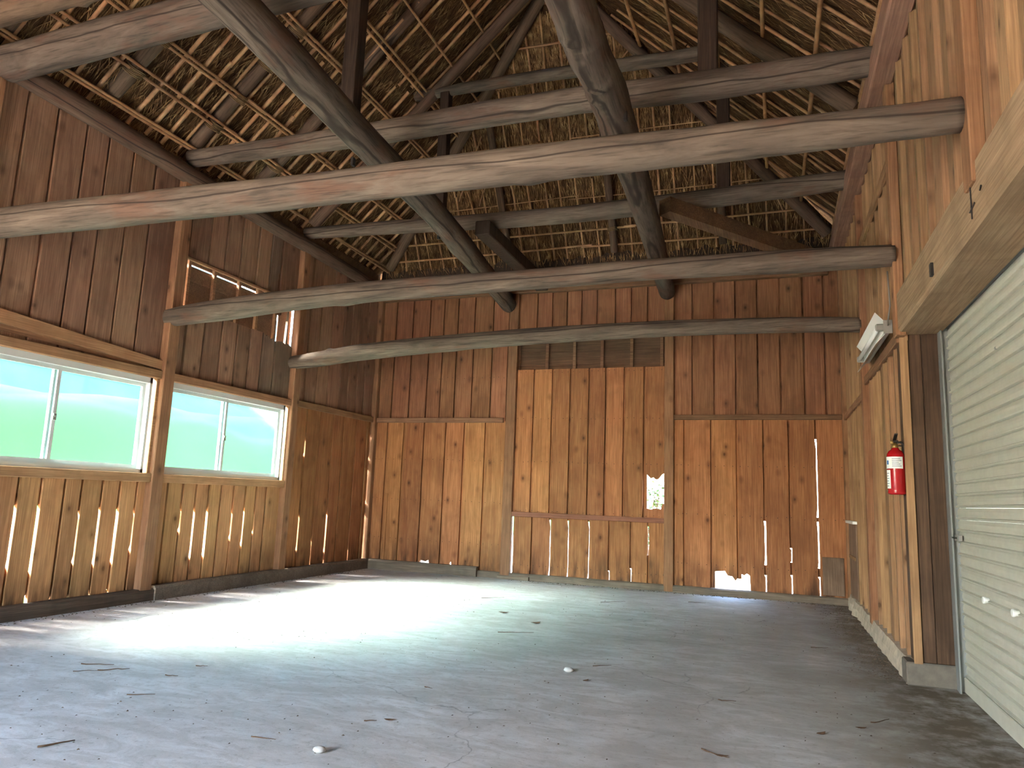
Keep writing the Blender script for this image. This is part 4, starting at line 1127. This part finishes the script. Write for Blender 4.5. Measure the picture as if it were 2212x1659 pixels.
# ------------------------------------------------------------------ outdoors
o = MB().box(-60, 60, -60, 70, -0.5, -0.13).obj('ground', M['ground']); tag(o, 'pale gravel ground outside the barn', None, None, 'structure')
N = 40; v = []; f = []
for i in range(N + 1):
    for j_ in range(21):
        y = 3.0 + 40 * i / N; t = j_ / 20; x = -8.2 - (2.6 * min(1, t * 1.6) + 30 * max(0, t - 0.625) / 0.375)
        z = -0.14 + 2.75 * min(1, t * 1.6) - 5.0 * max(0, t - 0.625) + 0.35 * NS(y * 0.35, t * 5) * min(1, t * 4)
        v.append((x, y, z))
f = [(i * 21 + k, (i + 1) * 21 + k, (i + 1) * 21 + k + 1, i * 21 + k + 1) for i in range(N) for k in range(20)]
o = mobj('hillside', v, f, M['hill'], None, (-7.5, 5, -0.12), smooth=True); tag(o, 'green grassy bank outside the left windows', None, None, 'structure')
N = 60; v = []; f = []
for i in range(N + 1):                           # wooded slope added behind the bank to block bright sky in the panes
    for j_ in range(17):
        y = -60 + 150 * i / N; t = j_ / 16; x = -38 - 45 * t
        v.append((x, y, 1.0 + 34 * t + 1.8 * NS(y * 0.3, t * 9) + 0.9 * NS(y * 0.9, t * 22)))
f = [(i * 17 + k, (i + 1) * 17 + k, (i + 1) * 17 + k + 1, i * 17 + k + 1) for i in range(N) for k in range(16)]
o = mobj('sky_blocking_hill', v, f, M['forest'], None, (-38, 10, 0), smooth=True); tag(o, 'wooded blue-green hill added behind the grassy bank to block the sky', None, None, 'structure')
v = []; f = []
for _ in range(2600):
    y = rng.uniform(3.2, 9.0); x = XL - 0.25 - abs(rng.gauss(0, .35)); h = rng.uniform(.15, .5); a = rng.uniform(0, 6.28); k = len(v); w = .006
    dx, dy = rng.gauss(0, .08), rng.gauss(0, .08)
    v.extend([(x - w * math.cos(a), y - w * math.sin(a), -0.13), (x + w * math.cos(a), y + w * math.sin(a), -0.13), (x + dx, y + dy, -0.13 + h)]); f.append((k, k + 1, k + 2))
o = mobj('grass', v, f, M['grass'], None, (XL - .5, 6, -0.13)); tag(o, 'green grass growing outside the foot of the left wall', 'grass', None, 'stuff')
# shrub behind the hole in the back wall
sb = tag(empty('shrub', (-1.75, 10.9, -0.13)), 'green leafy shrub seen through the hole in the back wall', 'shrub')
mb = MB(); tips = []
for k in range(9):
    a = rng.uniform(0, 6.28); q = rng.uniform(.15, .55); h = rng.uniform(1.0, 1.8)
    tip = Vector((-1.75 + q * math.cos(a), 10.9 + q * math.sin(a), h)); tips.append(tip)
    mb.tube([(-1.75, 10.9, -0.13), Vector((-1.75, 10.9, -0.13)).lerp(tip, .5) + Vector((0, 0, .12)), tip], [.014, .01, .004], 6)
mb.obj('stem', M['twig'], sb)
v = []; f = []
for _ in range(700):
    p = rng.choice(tips).lerp(Vector((-1.75, 10.9, .4)), rng.random() ** 1.6 * .9) + Vector((rng.gauss(0, .13), rng.gauss(0, .13), rng.gauss(0, .1)))
    d = Vector((rng.gauss(0, 1), rng.gauss(0, 1), rng.gauss(0, .5))).normalized(); s = d.cross(Vector((rng.gauss(0, 1), rng.gauss(0, 1), 1))).normalized(); L = rng.uniform(.04, .08)
    k = len(v); v.extend([tuple(p), tuple(p + d * L * .5 + s * L * .3), tuple(p + d * L), tuple(p + d * L * .5 - s * L * .3)]); f.append((k, k + 1, k + 2, k + 3))
tag(mobj('foliage', v, f, M['leaf'], sb), None, None, None, 'stuff')
